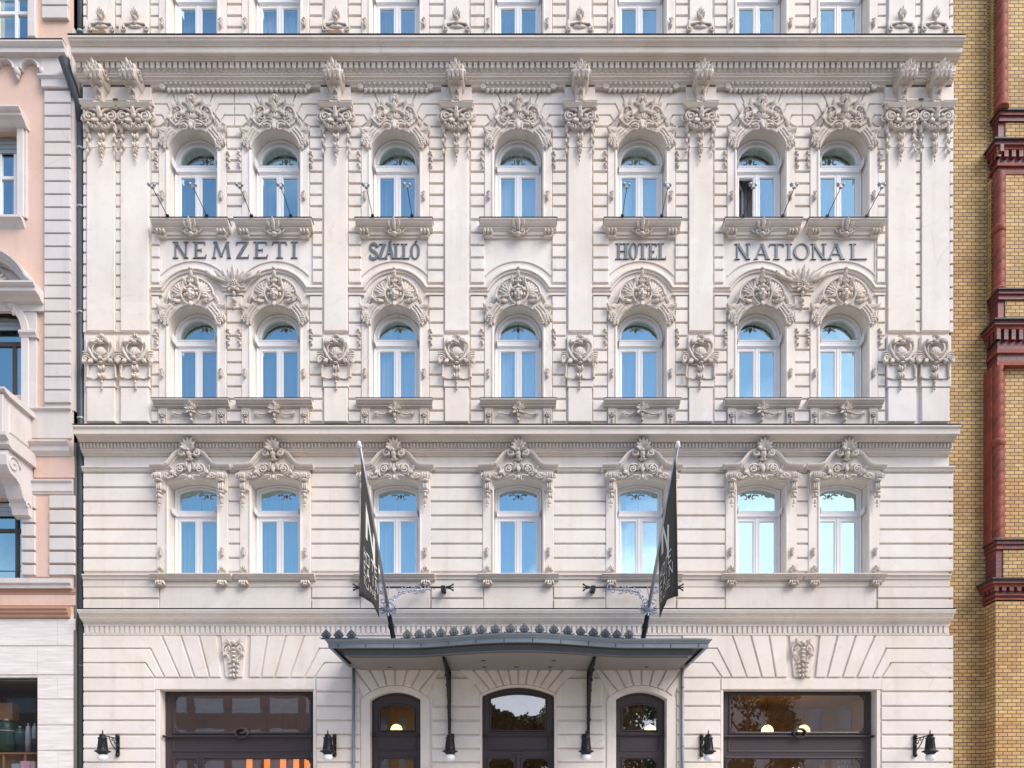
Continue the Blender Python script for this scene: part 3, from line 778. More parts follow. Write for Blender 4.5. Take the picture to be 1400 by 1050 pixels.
f2 = w
L3 = [175, 190, 206, 221.5, 237, 253, 268.6, 284, 302]
L3b = [303, 320, 337, 354, 371, 389]
L2 = [405, 424, 443, 461, 480, 497, 514, 530, 547, 563, 578.5]
STR = [(208, 218), (311, 331.5), (424, 441), (477, 494), (587, 606.5), (643.5, 662)]
for a, b in STR:
    for k, (x0, x1) in enumerate(((a, b), (MX(b), MX(a)))):
        pblocks(f2, x0, x1, L3, p=.05)
        if (a, b) == (311, 331.5): pblocks(f2, x0, x1, L2, p=.05)
        else:
            pblocks(f2, x0, x1, L2, p=.05)
for a, b in ((208, 219), (428, 441), (477, 494), (585, 606.5), (643.5, 662)):
    for x0, x1 in ((a, b), (MX(b), MX(a))): pblocks(f2, x0, x1, L3b, p=.05)
for a, b in ((115, 119.5), (159.5, 166.5)):
    for x0, x1 in ((a, b), (MX(b), MX(a))):
        pblocks(f2, x0, x1, [175+15.65*k for k in range(19)], p=.045, bev=.006)
# blocks with raking ends round the heads of the third floor windows
BAYS = [(208, 441, [264.5, 377.5]), (477, 606.5, [540.5]), (643.5, 773.5, [708.5])]
def raking(xa, xb, cxs):
    for i, c in enumerate(cxs):
        lo = xa if i == 0 else (cxs[i-1]+c)/2+.6
        hi = xb if i == len(cxs)-1 else (c+cxs[i+1])/2-.6
        for s_, e in ((-1, lo), (1, hi)):
            for poly in ([(e,129.5),(c+s_*29,129.5),(c+s_*20,152),(c+s_*29,156),(c+s_*35,143.3),(e,143.3)],
                         [(e,145),(c+s_*36.5,145),(c+s_*30,158),(c+s_*37,167),(c+s_*42,158.5),(e,158.5)],
                         [(e,160.2),(c+s_*43.5,160.2),(c+s_*39,169),(c+s_*46,174),(e,174)]):
                f2.plate([pxpoly(poly)], 0, .045, .01)
            f2.plate([pxpoly([(c+s_*1,129.5),(c+s_*27.4,129.5),(c+s_*18,154),(c+s_*1,154)])], 0, .045, .01)
for xa, xb, cs in BAYS:
    raking(xa, xb, cs)
    if cs != [708.5]: raking(MX(xb), MX(xa), [MX(c) for c in cs][::-1])

f4 = w
L4 = [-70+15.7*k for k in range(9)]
for a, b in STR[1:]:
    for x0, x1 in ((a, b), (MX(b), MX(a))): pblocks(f4, x0, x1, L4, p=.05)
for a, b in ((115, 119.5), (159.5, 166.5), (207, 218)):
    for x0, x1 in ((a, b), (MX(b), MX(a))): pblocks(f4, x0, x1, L4, p=.045, bev=.006)
w.build('wall', 'wall', hotel)

# ---- cornices
def prof(py, p0, steps): z0 = Z(py, p0); return [(0, z0+.02), (p0-.03, z0+.005)]+[(p, z0+dz) for p, dz in steps]
c = MB()
c.extr(prof(48, .75, [(.75,0),(.75,-.045),(.735,-.048),(.735,-.06),(.72,-.065),(.71,-.09),(.685,-.105),(.665,-.108),(.665,-.125),(.64,-.13),(.63,-.15),(.60,-.155),(.60,-.275),(.585,-.30),(.575,-.29),
    (.50,-.29),(.49,-.31),(.44,-.318),(.42,-.335),(.32,-.335),(.32,-.50),(.30,-.51),(.30,-.565),(.27,-.575),(.27,-.61),(.22,-.615),(.20,-.65),(.14,-.67),(.12,-.68),(.12,-.72),(0,-.72)]), XL, XR)
zt = Z(48, .75)
k = 0
x = XL+.04
while x < XR-.1:
    c.box(x, x+.095, .315, .405, zt-.49, zt-.345); c.box(x+.02, x+.075, .30, .345, zt-.525, zt-.492); x += .152
c.mat('lead'); c.box(XL, XR, .0, .765, zt+.022, zt+.034); 
co = c
mats = ['trim', 'lead']; c.mats = mats; c.mi = [0]*(len(c.f)-6)+[1]*6
c.build('main_cornice', None, hotel)
c = MB()
z0 = Z(581, .55)
c.extr(prof(581, .55, [(.55,0),(.55,-.04),(.53,-.05),(.51,-.07),(.50,-.08),(.50,-.205),(.47,-.205),(.46,-.195),(.36,-.20),(.33,-.235),(.27,-.25),(.25,-.28),(.17,-.285),
    (.17,-.44),(.16,-.455),(.13,-.46),(.13,-.50),(.07,-.52),(.05,-.53),(.05,-.56),(0,-.56)]), XL, XR)
x = XL+.04
while x < XR-.05:
    c.ell((x, -.20, z0-.36), (.034, .05, .075), 6, 4); x += .092
nb = len(c.f)
c.box(XL, XR, 0, .562, z0+.022, z0+.032); c.mats = ['trim', 'lead']; c.mi = [0]*nb+[1]*6
c.build('belt_cornice', None, hotel)
c = MB()
z0 = Z(833, .33)
c.extr(prof(833, .33, [(.33,0),(.33,-.03),(.31,-.05),(.30,-.085),(.24,-.11),(.22,-.16),(.20,-.175),(.20,-.20),(.13,-.23),(.10,-.255),(.06,-.26),(.06,-.29),(0,-.29)]), XL, XR)
x = XL+.06
while x < XR-.1: c.box(x, x+.085, 0, .05, Z(866), Z(857)); x += .137
c.box(XL, XR, 0, .035, Z(856.5), Z(852)); c.box(XL, XR, 0, .04, Z(868.3), Z(866.2))
nb = len(c.f)
c.box(XL, XR, 0, .34, z0+.022, z0+.032); c.mats = ['wall', 'lead']; c.mi = [0]*nb+[1]*6
c.build('belt_cornice', None, hotel)
c = MB()    # string courses of the first floor
for a, b in ((115, 212), (315, 327), (428, 487), (595, 656)):
    for x0, x1 in ((X(a), X(b)), (X(MX(b)), X(MX(a)))):
        za = Z(637, .14); c.extr([(0,za+.01),(.14,za),(.14,-.03+za),(.10,za-.06),(.09,za-.10),(.05,za-.13),(0,za-.14)], x0, x1)
za = Z(784.5, .13); c.extr([(0,za+.01),(.13,za),(.13,-.03+za),(.09,za-.06),(.08,za-.12),(.05,za-.15),(.05,za-.32),(.03,za-.33),(0,za-.33)], XL, XR)
c.box(XL, XR, 0, .03, Z(619), Z(617))
c.build('string_course', 'trim', hotel)
# arch band between second and third floors
c = MB()
def arcpath(cxp, r, zc, a0, a1, n=16): return [(X(cxp)+r*math.cos(R(a0+(a1-a0)*k/n)), zc+r*math.sin(R(a0+(a1-a0)*k/n))) for k in range(n+1)]
mp = [(-.02,0),(-.02,.06),(.02,.09),(.05,.09),(.06,.05),(.11,.045),(.12,0)]
Zb = Z(393.5); RA = 1.0; ZC = Z(370)-RA+.04
def hpath(pts, cs):
    return pts
a_in = math.degrees(math.asin((Zb-ZC)/RA))
for xa, xb, cs in [(208, 441, CX[:2]), (477, 606.5, [CX[2]]), (643.5, 773.5, [CX[3]])]:
    for m in (0, 1):
        if cs == [CX[3]] and m: continue
        A, B, C_ = (xa, xb, cs) if not m else (MX(xb), MX(xa), [MX(q) for q in cs][::-1])
        path = [(X(B), Zb)]
        for q in C_[::-1]: path += arcpath(q, RA, ZC, a_in, 180-a_in)
        path += [(X(A), Zb)]
        c.sweep(path, mp)
        for q in C_:
            c.sweep(arcpath(q, RA+.21, ZC, 42, 138), [(-.012,0),(-.012,.03),(.012,.03),(.012,0)])
        for q0, q1 in ([(A, C_[0]-RA*50+8)]+([(C_[0]+RA*50-6, C_[1]-RA*50+6)] if len(C_) > 1 else [])+[(C_[-1]+RA*50-8, B)]):
            if q1 > q0: c.box(X(q0), X(q1), 0, .07, Z(405.5), Z(403))
        # vertical frame of the name panel
        for q in (A+11.5, B-12.5): c.box(X(q)-.012, X(q)+.012, 0, .025, Z(385), Z(322))
c.build('arched_moulding', 'trim', hotel)
# frieze panels with beads
c = MB()
for xa, xb, cs in BAYS:
    for m in (0, 1):
        if cs == [708.5] and m: continue
        A, B = (xa, xb) if not m else (MX(xb), MX(xa))
        c.plate([pxpoly([(A,111),(B,111),(B,134),(B-2.5,126),(B-8,119.5),(B-16,116.5),(B-20,116.5),(B-20,123.5),(B-24,123.5),(B-24,127.5),(A+24,127.5),(A+24,123.5),(A+20,123.5),(A+20,116.5),(A+16,116.5),(A+8,119.5),(A+2.5,126),(A,134)])], 0, .11, .012)
        n = int((B-A-46)/6.55); st = (B-A-46)/n
        for k in range(n+1):
            u = A+23+k*st
            c.ell((X(u, .11), -.12, Z(122.6, .14)), (.05, .06, .05), 8, 5)
            c.plate([[(X(u)-.058, Z(114,.12)), (X(u)+.058, Z(114,.12)), (X(u)+.012, Z(118,.12)), (X(u)-.012, Z(118,.12))]], .11, .19)
        for u in (A+17.5, B-17.5): c.lathe((X(u), -.11, Z(117.5, .15)), [(.085, 0), (.085, -.05), (.05, -.06), (.04, -.03), (.02, -.07)], 12, 'y')
        for u0, u1 in ((A, A+12), (B-12, B)): c.box(X(u0), X(u1), .11, .13, Z(113.4,.12), Z(112.4,.12))
c.build('frieze_panel', 'trim', hotel)

# ---- pilasters
PIL = [(140, 19), (186, 19), (460, 16), (624.5, 16)]
def pilaster(cxp, hw, mirrored):
    x = X(cxp); h = hw/50
    b = MB()
    b.plate([rect(x-h, x+h, Z(455), Z(176))], 0, .09, .012)
    b.plate([rect(x-h-.03, x+h+.03, Z(532), Z(462))], 0, .11, .015)
    b.plate([rect(x-h-.0, x+h+.0, Z(578.5), Z(532.6))], 0, .09, .012)
    b.plate([rect(x-h-.09, x+h+.09, Z(182), Z(112))], 0, .12, .012)
    zm = Z(134.5, .2); b.extr([(.12,zm),(.20,zm),(.20,zm-.035),(.17,zm-.05),(.165,zm-.09),(.14,zm-.1),(.12,zm-.1)], x-h-.15, x+h+.15)
    b.plate([rect(x-h+.02, x+h-.02, Z(206), Z(182.5))], .09, .10, .0)
    o = b.build('pilaster', 'wall', hotel)
    orn('capital', o, cxp, 164.5, .12, s=(hw/16*.95 if hw < 18 else 1.0, 1, 1))
    orn('console', o, cxp, 110, .12, s=(1, 1, .66))
    orn('shield', o, cxp, 487.5, .11, s=(1, 1, 1))
    b4 = MB(); b4.plate([rect(x-h+.02, x+h-.02, Z(60), Z(-70))], 0, .09, .012); b4.plate([rect(x-h-.02, x+h+.02, Z(60), Z(33.5))], .09, .14, .012)
    o4 = b4.build('upper_pilaster', 'wall', hotel)
    if cxp not in (140, 460): orn('flame_foot', o4, cxp, 28, .1)
    else:
        q = orn('flame_foot', o4, cxp, 28, .1)
        bd = MB(); pts = [(x-.2, Z(52,.14)), (x-.2, Z(41,.14)), (x-.05, Z(43,.14)), (x+.1, Z(40.5,.14)), (x+.2, Z(44,.14)), (x+.24, Z(52,.14))]
        bd.plate([pts], .14, .185, .02); bd.build('bare_masonry_patch', 'plaster_damage', o4)
for a, h in PIL:
    pilaster(a, h, 0); pilaster(MX(a), h, 1)

# ---- windows
def arch_window():
    f = MB()
    outer = archp(0, .0, 2.0, OR+.01, n=24)
    g_top = archp(0, 0, 1.98, .505, n=24, bottom=False); g_top = g_top+[(-.505, 1.93), (.505, 1.93)]
    pl, pr = rect(-.49, -.09, .07, 1.62), rect(.09, .49, .07, 1.62)
    f.plate([outer, g_top, pl, pr], -.41, -.33, .008)
    f.sweep([(q[0]*.985, q[1]) for q in archp(0, .0, 2.0, OR, n=24)], [(0, -.33), (0, -.30), (.025, -.285), (.045, -.30), (.055, -.33)])
    f.sweep(archp(0, 0, 1.98, .50, n=20, bottom=False), [(-.055,-.33),(-.045,-.305),(-.01,-.31),(0,-.345)], caps=False)
    for a, b in ((-.49, -.09), (.09, .49)):
        f.sweep(rect(a, b, .07, 1.62), [(-.045,-.33),(-.04,-.312),(-.008,-.312),(.012,-.345)], closed=True)
    f.extr([(-.33,1.93),(-.28,1.925),(-.28,1.90),(-.295,1.885),(-.295,1.80),(-.27,1.785),(-.27,1.75),(-.33,1.72)], -.575, .575)
    f.box(-.035, .035, -.33, -.30, .02, 1.68)
    for k in range(17): f.ell((-.48+.06*k, .295, 1.842), (.013, .012, .013), 6, 4)
    f.box(-.35, -.1, -.33, -.315, 1.675, 1.70)
    o = f.build('window', 'white', None)
    p = MB(); q = archp(0, .02, 1.98, .56, n=20); p.v = [(a, .352, b) for a, b in q]; p.f = [tuple(range(len(q)))]; p.sm = [False]; p.mi = [0]
    p.build('pane', 'glass', o)
    return o
def seg_window():
    f = MB()
    outer = segp(0, 0, 2.48, OR+.01, .142)
    gt = segp(0, 1.92, 2.385, .525, .125)
    pl, pr = rect(-.505, -.09, .07, 1.62), rect(.09, .505, .07, 1.62)
    f.plate([outer, gt, pl, pr], -.41, -.33, .008)
    f.sweep([(q[0]*.985, q[1]) for q in segp(0, 0, 2.48, OR, .14)], [(0,-.33),(0,-.295),(.025,-.285),(.04,-.30),(.05,-.33)])
    f.sweep(gt, [(-.04,-.33),(-.035,-.312),(-.006,-.312),(.01,-.345)], closed=True)
    for a, b in ((-.505, -.09), (.09, .505)):
        f.sweep(rect(a, b, .07, 1.62), [(-.045,-.33),(-.04,-.312),(-.008,-.312),(.012,-.345)], closed=True)
    f.extr([(-.33,1.91),(-.285,1.905),(-.285,1.88),(-.295,1.875),(-.295,1.80),(-.275,1.785),(-.275,1.75),(-.33,1.735)], -.59, .59)
    for k in range(17): f.ell((-.48+.06*k, .295, 1.84), (.012, .01, .012), 6, 4)
    f.box(-.035, .035, -.33, -.30, .02, 1.70)
    o = f.build('window', 'white', None)
    p = MB(); q = segp(0, .02, 2.45, .58, .1); p.v = [(a, .352, b) for a, b in q]; p.f = [tuple(range(len(q)))]; p.sm = [False]; p.mi = [0]
    p.build('pane', 'glass', o); return o
def curtain_mesh(seed, half=.72, h=2.8, gap=0.0, top=None):
    rnd = random.Random(seed); m = MB(); n = 90; rows = 6; vs = []; ph = [rnd.uniform(0, 6.3) for _ in range(4)]
    for side in (-1, 1):
        vs = []
        for j in range(rows+1):
            t = j/rows; z = .02+(h-.02)*t
            for i in range(n+1):
                u = i/n; g_ = gap*(1-t**2); x = side*(g_+(half-g_)*u)
                y = .50+.022*math.sin(u*33+ph[0]+.5*math.sin(u*9+ph[1]))+.012*math.sin(u*17+ph[2]+t)
                vs.append((x, y, z))
        m.add(vs, [(j*(n+1)+i, j*(n+1)+i+1, (j+1)*(n+1)+i+1, (j+1)*(n+1)+i) for j in range(rows) for i in range(n)], True)
    me = m.build('curtain', 'curtain'); d = me.data; bpy.data.objects.remove(me); return d
CUR = [curtain_mesh(1, gap=.0), curtain_mesh(2, gap=.10), curtain_mesh(3, gap=.04)]
CURW = []
for q in CUR: d = q.copy(); d.materials[0] = M['curtain_w']; CURW.append(d)
def put(data, name, parent, loc=(0,0,0)):
    o = bpy.data.objects.new(name, data); COL.objects.link(o); o.parent = parent; o.location = loc; return o
# surrounds (local to the window)
s_ = MB(); s_.plate([archp(0, 0, 2.0, .92, n=24), archp(0, -.0, 2.0, OR, n=24)[0:1]+archp(0, 0, 2.0, OR, n=24)[1:]], 0, .001) if False else None
def ring(outer, inner): return outer+inner[::-1]
s_ = MB(); s_.plate([ring(archp(0, 0, 2.0, .92, n=24), archp(0, 0, 2.0, OR, n=24))], 0, .065, .012)
s_.sweep(archp(0, 0, 2.0, OR, n=24), [(-.07,.065),(-.06,.085),(-.03,.09),(-.005,.07),(0,.0)], caps=False)
SUR = s_.build('window_surround', 'wall').data; bpy.data.objects.remove(bpy.data.objects['window_surround'])
s_ = MB(); topz = Z(640)-Z1
s_.plate([[(OR,0)]+[(.97,0),(.97,topz),(-.97,topz),(-.97,0),(-OR,0)]+segp(0, 0, 2.48, OR, .14)[::-1][1:-1]], 0, .065, .01)
s_.sweep(segp(0, 0, 2.48, OR, .14), [(-.06,.065),(-.05,.085),(-.025,.09),(-.005,.07),(0,.0)], caps=False)
SUR1 = s_.build('window_surround', 'wall').data; bpy.data.objects.remove(bpy.data.objects['window_surround'])
# first floor pediment
s_ = MB()
pp = [(-54.5,637),(-36,636.6),(-31,634.5),(-26.6,629),(-21,622),(-16,618.4),(-11.4,617.4),(-7.5,619.5),(-6,624)]
def lp(pts, p): return [((a/50)*(1-p/D), Z(b, p)-Z1) for a, b in pts]
L_ = lp(pp, .2)
body = lp([(-48,640),(-36,639.5),(-30,637),(-25,631.5),(-20,624.5),(-14,621),(-8,622.5),(0,632)], .15)
arch_ = segp(0, 0, 2.48, OR+.0, .14, bottom=False)      # right to left
body_r = [(-a, b) for a, b in body][::-1]
s_.plate([body+body_r[1:]+[(.94, 2.28),(.70, 2.28),(.70, 2.48)]+[(a*1.02, b+.02) for a, b in arch_][1:-1]+[(-.70, 2.48),(-.70, 2.28),(-.94, 2.28)]], .06, .16, .012)
mo = [(-.09,.15),(-.085,.19),(-.05,.20),(-.045,.25),(-.01,.29),(.02,.30),(.03,.29),(.03,.10)]
s_.sweep(L_, mo); s_.sweep([(-a, b) for a, b in L_][::-1], mo)
for m in (-1, 1):
    s_.box(m*.62, m*.66, .1, .31, L_[4][1]-.12+.0, L_[4][1]+.05) if False else None
PED = s_.build('pediment', 'trim').data; bpy.data.objects.remove(bpy.data.objects['pediment'])
# sills
def sillmesh(profile, hw, extra=None):
    b = MB(); b.extr(profile, -hw, hw); 
    if extra: extra(b)
    o = b.build('sill', 'trim'); d = o.data; bpy.data.objects.remove(o); return d
def ex3(b):
    b.box(-.92, .92, 0, .05, -.345, -.21); b.box(-.96, .96, .0, .09, -.285, -.20)
    for m in (-1, 1): b.box(m*.70, m*.92, .0, .12, -.36, -.27)
    nb = len(b.f); b.box(-1.055, 1.055, 0, .315, .004, .016); b.mats = ['trim', 'lead']; b.mi = [0]*nb+[1]*6
SILL3 = sillmesh([(0,.0),(.30,-.002),(.30,-.035),(.27,-.05),(.25,-.085),(.19,-.125),(.16,-.13),(.16,-.165),(.10,-.20),(.05,-.21),(0,-.21)], 1.04, ex3)
def ex2(b):
    b.box(-.90, .90, 0, .04, -.90, -.16)
    for m in (-1, 1): b.box(m*.68, m*.92, .0, .075, -.90, -.16)
    nb = len(b.f); b.box(-1.04, 1.04, 0, .262, .004, .014); b.mats = ['trim', 'lead']; b.mi = [0]*nb+[1]*6
SILL2 = sillmesh([(0,0),(.25,-.002),(.25,-.035),(.22,-.05),(.17,-.10),(.13,-.11),(.13,-.14),(.08,-.16),(0,-.16)], 1.03, ex2)
SILL1 = sillmesh([(0,0),(.25,-.002),(.25,-.03),(.225,-.04),(.20,-.075),(.16,-.10),(.15,-.13),(.10,-.16),(0,-.16)], 1.10)
WA, WS = arch_window(), seg_window()
first = {}
def place_window(proto, i, zb):
    o = dup(proto, hotel, (cxw(i), 0, zb)) if proto.name in first else proto
    if proto.name not in first: first[proto.name] = 1; o.parent = hotel; o.location = (cxw(i), 0, zb)
    return o
white3 = {(3, 3), (4, 3), (2, 2), (3, 2), (4, 1), (5, 1), (6, 1), (1, 4)}
def lorn(kind, w, dx, dz, p, s=(1,1,1)):
    o = put(vari(kind), kind, w, (dx, -p, dz)); o.scale = s; return o
for lev, zb, proto in ((4, Z4, WA), (3, Z3, WA), (2, Z2, WA), (1, Z1, WS)):
    for i in range(7):
        if proto is WA and 'A' not in first: w = proto; first['A'] = 1; w.parent = hotel; w.location = (cxw(i), 0, zb); base = [c.name for c in w.children]
        elif proto is WS and 'S' not in first: w = proto; first['S'] = 1; w.parent = hotel; w.location = (cxw(i), 0, zb)
        else:
            w = proto.copy(); COL.objects.link(w); w.parent = hotel; w.location = (cxw(i), 0, zb)
            pane = [c for c in proto.children if c.name.startswith('pane')][0]; put(pane.data, 'pane', w)
        if (i, lev) == (5, 3):      # left casement stands open inwards
            for c_ in [c for c in w.children if c.name.startswith('pane')]: bpy.data.objects.remove(c_)
            p = MB(); q = archp(0, 1.85, 1.98, .56, n=20); p.add([(a, .352, b) for a, b in q], [tuple(range(len(q)))]); p.add([(.06,.352,.03),(.52,.352,.03),(.52,.352,1.7),(.06,.352,1.7)], [(0,1,2,3)]); p.build('pane', 'glass', w)
            f = MB(); f.plate([rect(0, .42, .05, 1.64), rect(.06, .36, .12, 1.57)], -.02, .02, .006); sash = f.build('open_sash', 'white', w); sash.location = (-.50, .43, 0); sash.rotation_euler = (0, 0, R(52))
        cs = CURW if (i, lev) in white3 else CUR
        put(cs[(i*3+lev*5) % 3], 'curtain', w) if (i, lev) != (5, 3) else put(cs[1], 'curtain', w, (.28, .25, 0))
        put(SUR1 if lev == 1 else SUR, 'window_surround', w)
        if lev == 3:
            put(SILL3, 'sill', w); lorn('cartouche', w, 0, 2.66-.09, .065); lorn('sill_shell', w, 0, -.22, .10)
        elif lev == 2:
            put(SILL2, 'sill', w); lorn('mask_cartouche', w, 0, 2.66-.06, .065); lorn('apron_rosette', w, 0, -.26, .07)
        elif lev == 1:
            put(SILL1, 'sill', w); put(PED, 'pediment', w); lorn('pediment_ornament', w, 0, 2.62-.07, .15); lorn('sill_leaves', w, 0, -.15, .08)
            lorn('hook', w, .84, .64, .06); lorn('hook', w, -.84, .64, .06)
        if lev in (2, 3, 4):
            lorn('hook', w, .80, .78, .06); lorn('hook', w, -.80, .78, .06)
        if lev in (2, 3):
            lorn('leaf_drop', w, .98, 2.02, .03, (.9, 1, .8)); lorn('leaf_drop', w, -.98, 2.02, .03, (.9, 1, .8))
for m in (0, 1):
    x = 321 if not m else MX(321)
    orn('acanthus_crest', hotel, x, 388, .05, s=(1, 1, .8))
    orn('keystone', hotel, 320.5 if not m else MX(320.5), 899, .05, s=(1, .8, 1))

# ---- lettering
def letter(ch, x0, x1, y0, y1, parent):     # pixel box
    W_, H_ = (x1-x0)/50, (y1-y0)/50
    b = MB(); dd = [.030]
    def pl(poly):
        dd[0] += .0010; b.plate([[(X(x0)+u*W_, Z(y1)+v*H_) for u, v in poly]], 0, dd[0], .006)
    tw = .072/W_; tn = .040/W_; sh = .05                   # thick, thin, serif height
    def vs(u, t, a=0, c=1, sf=1.0):
        pl([(u-t/2, a), (u+t/2, a), (u+t/2, c), (u-t/2, c)])
        if sf:
            for v in (a, c-sh): pl([(u-t/2-.055/W_*sf, v), (u+t/2+.055/W_*sf, v), (u+t/2+.055/W_*sf, v+sh), (u-t/2-.055/W_*sf, v+sh)])
    def dg(u0, v0, u1, v1, t): pl([(u0-t/2, v0), (u0+t/2, v0), (u1+t/2, v1), (u1-t/2, v1)])
    def hb(u0, u1, v, t=.07, s=0): pl([(u0, v-t/2), (u1, v-t/2), (u1, v+t/2), (u0, v+t/2)])
    if ch == 'N': vs(.14, tn); dg(.86, 0, .14, 1, tw*1.1); vs(.86, tn, .0, 1, .8)
    elif ch == 'E': 
        vs(.24, tw); hb(.2, .86, .965); hb(.2, .62, .5, .06); hb(.2, .95, .035)
        pl([(.80,.965),(.90,.965),(.90,.80),(.87,.80)]); pl([(.82,.035),(.93,.035),(1.0,.22),(.95,.22)]); pl([(.58,.5),(.64,.5),(.64,.6),(.6,.6)]); pl([(.58,.5),(.6,.4),(.64,.4),(.64,.5)])
    elif ch == 'M': dg(.10, 0, .2, 1, tn); dg(.5, .1, .2, 1, tw); dg(.5, .1, .8, 1, tn); dg(.92, 0, .8, 1, tw); hb(.0, .22, .03, .06); hb(.80, 1.0, .03, .06); hb(.08, .26, .97, .06); hb(.74, .92, .97, .06)
    elif ch == 'Z': hb(.06, .92, .965); hb(.06, .95, .035); dg(.16, .04, .84, .96, tw*1.25); pl([(.03,.80),(.08,.80),(.15,.96),(.05,.96)]); pl([(.90,.04),(.97,.04),(1.0,.22),(.95,.22)])
    elif ch == 'T': vs(.5, tw); hb(.04, .96, .965); pl([(.0,.80),(.05,.80),(.12,.96),(.03,.96)]); pl([(.95,.80),(1.0,.80),(.97,.96),(.88,.96)])
    elif ch == 'I': vs(.5, tw)
    elif ch == 'L': vs(.26, tw); hb(.2, .96, .035); pl([(.84,.04),(.95,.04),(1.0,.22),(.95,.22)]) if W_ < .5 else None
    elif ch == 'H': vs(.18, tw); vs(.82, tw); hb(.18, .82, .5, .06)
    elif ch in 'AÁ':
        dg(.12, 0, .5, 1, tn); dg(.86, 0, .5, 1, tw*1.1); hb(.26, .72, .34, .06); hb(.0, .26, .03, .06); hb(.70, 1.0, .03, .06)
        if ch == 'Á': pl([(.42,1.06),(.56,1.06),(.72,1.20),(.55,1.20)])
    elif ch in 'OÓ':
        n = 28; a = [(.5+.5*math.cos(2*math.pi*k/n), .5+.52*math.sin(2*math.pi*k/n)) for k in range(n)]
        i_ = [(.5+(.5-tw*.95)*math.cos(2*math.pi*k/n), .5+.46*math.sin(2*math.pi*k/n)) for k in range(n)]
        f_ = lambda l: [(X(x0)+u*W_, Z(y1)+v*H_) for u, v in l]
        b.plate([f_(a), f_(i_)], 0, .032, .005)
        if ch == 'Ó': pl([(.42,1.08),(.56,1.08),(.72,1.22),(.55,1.22)])
    elif ch == 'S':
        cp = [(.86,.80),(.80,.93),(.5,1.0),(.2,.93),(.12,.76),(.25,.60),(.55,.49),(.82,.36),(.90,.2),(.76,.06),(.45,0),(.18,.07),(.10,.22)]
        pts = []
        for i in range(len(cp)-1):
            p0, p1, p2, p3 = cp[max(i-1,0)], cp[i], cp[i+1], cp[min(i+2,len(cp)-1)]
            for k in range(3):
                t = k/3; pts.append(tuple(.5*((2*p1[q])+(p2[q]-p0[q])*t+(2*p0[q]-5*p1[q]+4*p2[q]-p3[q])*t*t+(3*p1[q]-p0[q]-3*p2[q]+p3[q])*t**3) for q in (0, 1)))
        pts.append(cp[-1]); path = [(X(x0)+u*W_, Z(y1)+v*H_) for u, v in pts]
        b.sweep(path, [(-.033,0),(-.033,.031),(.033,.031),(.033,0)])
        pl([(.80,.74),(.88,.74),(.90,.97),(.84,.97)]); pl([(.07,.04),(.13,.04),(.15,.28),(.07,.28)])
    b.build('letter', 'letter', parent)
WORDS = [([('N',237.5,257.5),('E',264,283),('M',290,316),('Z',322.5,341),('E',346.5,367),('T',372,393),('I',398,407)], 331.3, 353.7),
         ([('S',505,517),('Z',517.5,527),('Á',526.5,539),('L',539,549),('L',549.5,560.5),('Ó',561,574.5)], 334, 354.6),
         ([('H',843,858.5),('O',859.5,872),('T',872.5,885),('E',886.5,898.5),('L',900,911)], 333.5, 355.2),
         ([('N',1005,1025),('A',1030.5,1052.5),('T',1051,1071.5),('I',1074,1083),('O',1084.5,1107),('N',1109,1129),('A',1130.5,1155),('L',1158.5,1186)], 334, 355.6)]
for ls, ya, yb in WORDS:
    e = empty('lettering'); e.parent = hotel
    for ch, a, b in ls: letter(ch, a, b, ya, yb, e)

# ---- shop windows and doors
def shop(x0, x1, narrow_left):
    zt = Z(943); e = MB()
    xa, xb = x0+.02, x1-.02
    zf0, zf1 = Z(1001.5, -.3), Z(950, -.3)
    fan = rect(xa+.26, xb-.16, zf0+.0, zf1)
    low = []
    z2 = Z(1037, -.3)
    if narrow_left:
        low = [rect(xa+.26, xa+.86, .95, z2-.02), rect(xa+1.06, xb-.12, .95, z2)]
    else: low = [rect(xa+.16, xb-.26, .95, z2)]
    e.plate([rect(xa, xb, .45, zt), fan]+low, -.36, -.27, .01)
    for l in [fan]+low:
        e.sweep(l, [(-.05,-.27),(-.045,-.24),(-.015,-.235),(.0,-.26),(.02,-.30)], closed=True)
        for (cx_, cz_) in l[2:]+l[:2]: 
            mx_, mz_ = (l[0][0]+l[1][0])/2, (l[0][1]+l[2][1])/2
            sx, sz = (1 if cx_ < mx_ else -1), (1 if cz_ < mz_ else -1)
            e.plate([[(cx_, cz_), (cx_+sx*.16, cz_), (cx_+sx*.12, cz_+sz*.05), (cx_+sx*.06, cz_+sz*.06), (cx_+sx*.05, cz_+sz*.12), (cx_, cz_+sz*.16)][::(1 if sx*sz > 0 else -1)]], -.30, -.262, .006)
    e.extr([(-.27, zf0-.10),(-.17,zf0-.105),(-.16,zf0-.12),(-.20,zf0-.15),(-.27,zf0-.17)], xa+.04, xb-.04)
    mp_ = [(-.03,-.27),(-.02,-.245),(.0,-.25),(.02,-.28)]
    e.sweep(rect(xa+.22, xb-.14, Z(1026.5,-.27), Z(1010.5,-.27)), mp_, closed=True)
    cxm = (x0+x1)/2+.07
    e.sweep([(cxm+.17*math.cos(2*math.pi*k/20), zf0-.03+.13*math.sin(2*math.pi*k/20)) for k in range(20)], [(-.03,-.25),(-.02,-.13),(.02,-.12),(.04,-.25)], closed=True)
    e.ell((cxm, .2, zf0-.03), (.10, .05, .05), 12, 6)
    e.box(xa, xb, -.36, -.2, .45, .60)
    o = e.build('shop_window', 'wood', hotel)
    p = MB()
    for l in [fan]+low:
        q = offset(l, -.02); p.add([(a, .30, b) for a, b in q], [(0,1,2,3)])
    p.build('pane', 'shopglass', o); return o
sw1 = shop(*SHOPS[0], True); sw2 = shop(*SHOPS[1], False)
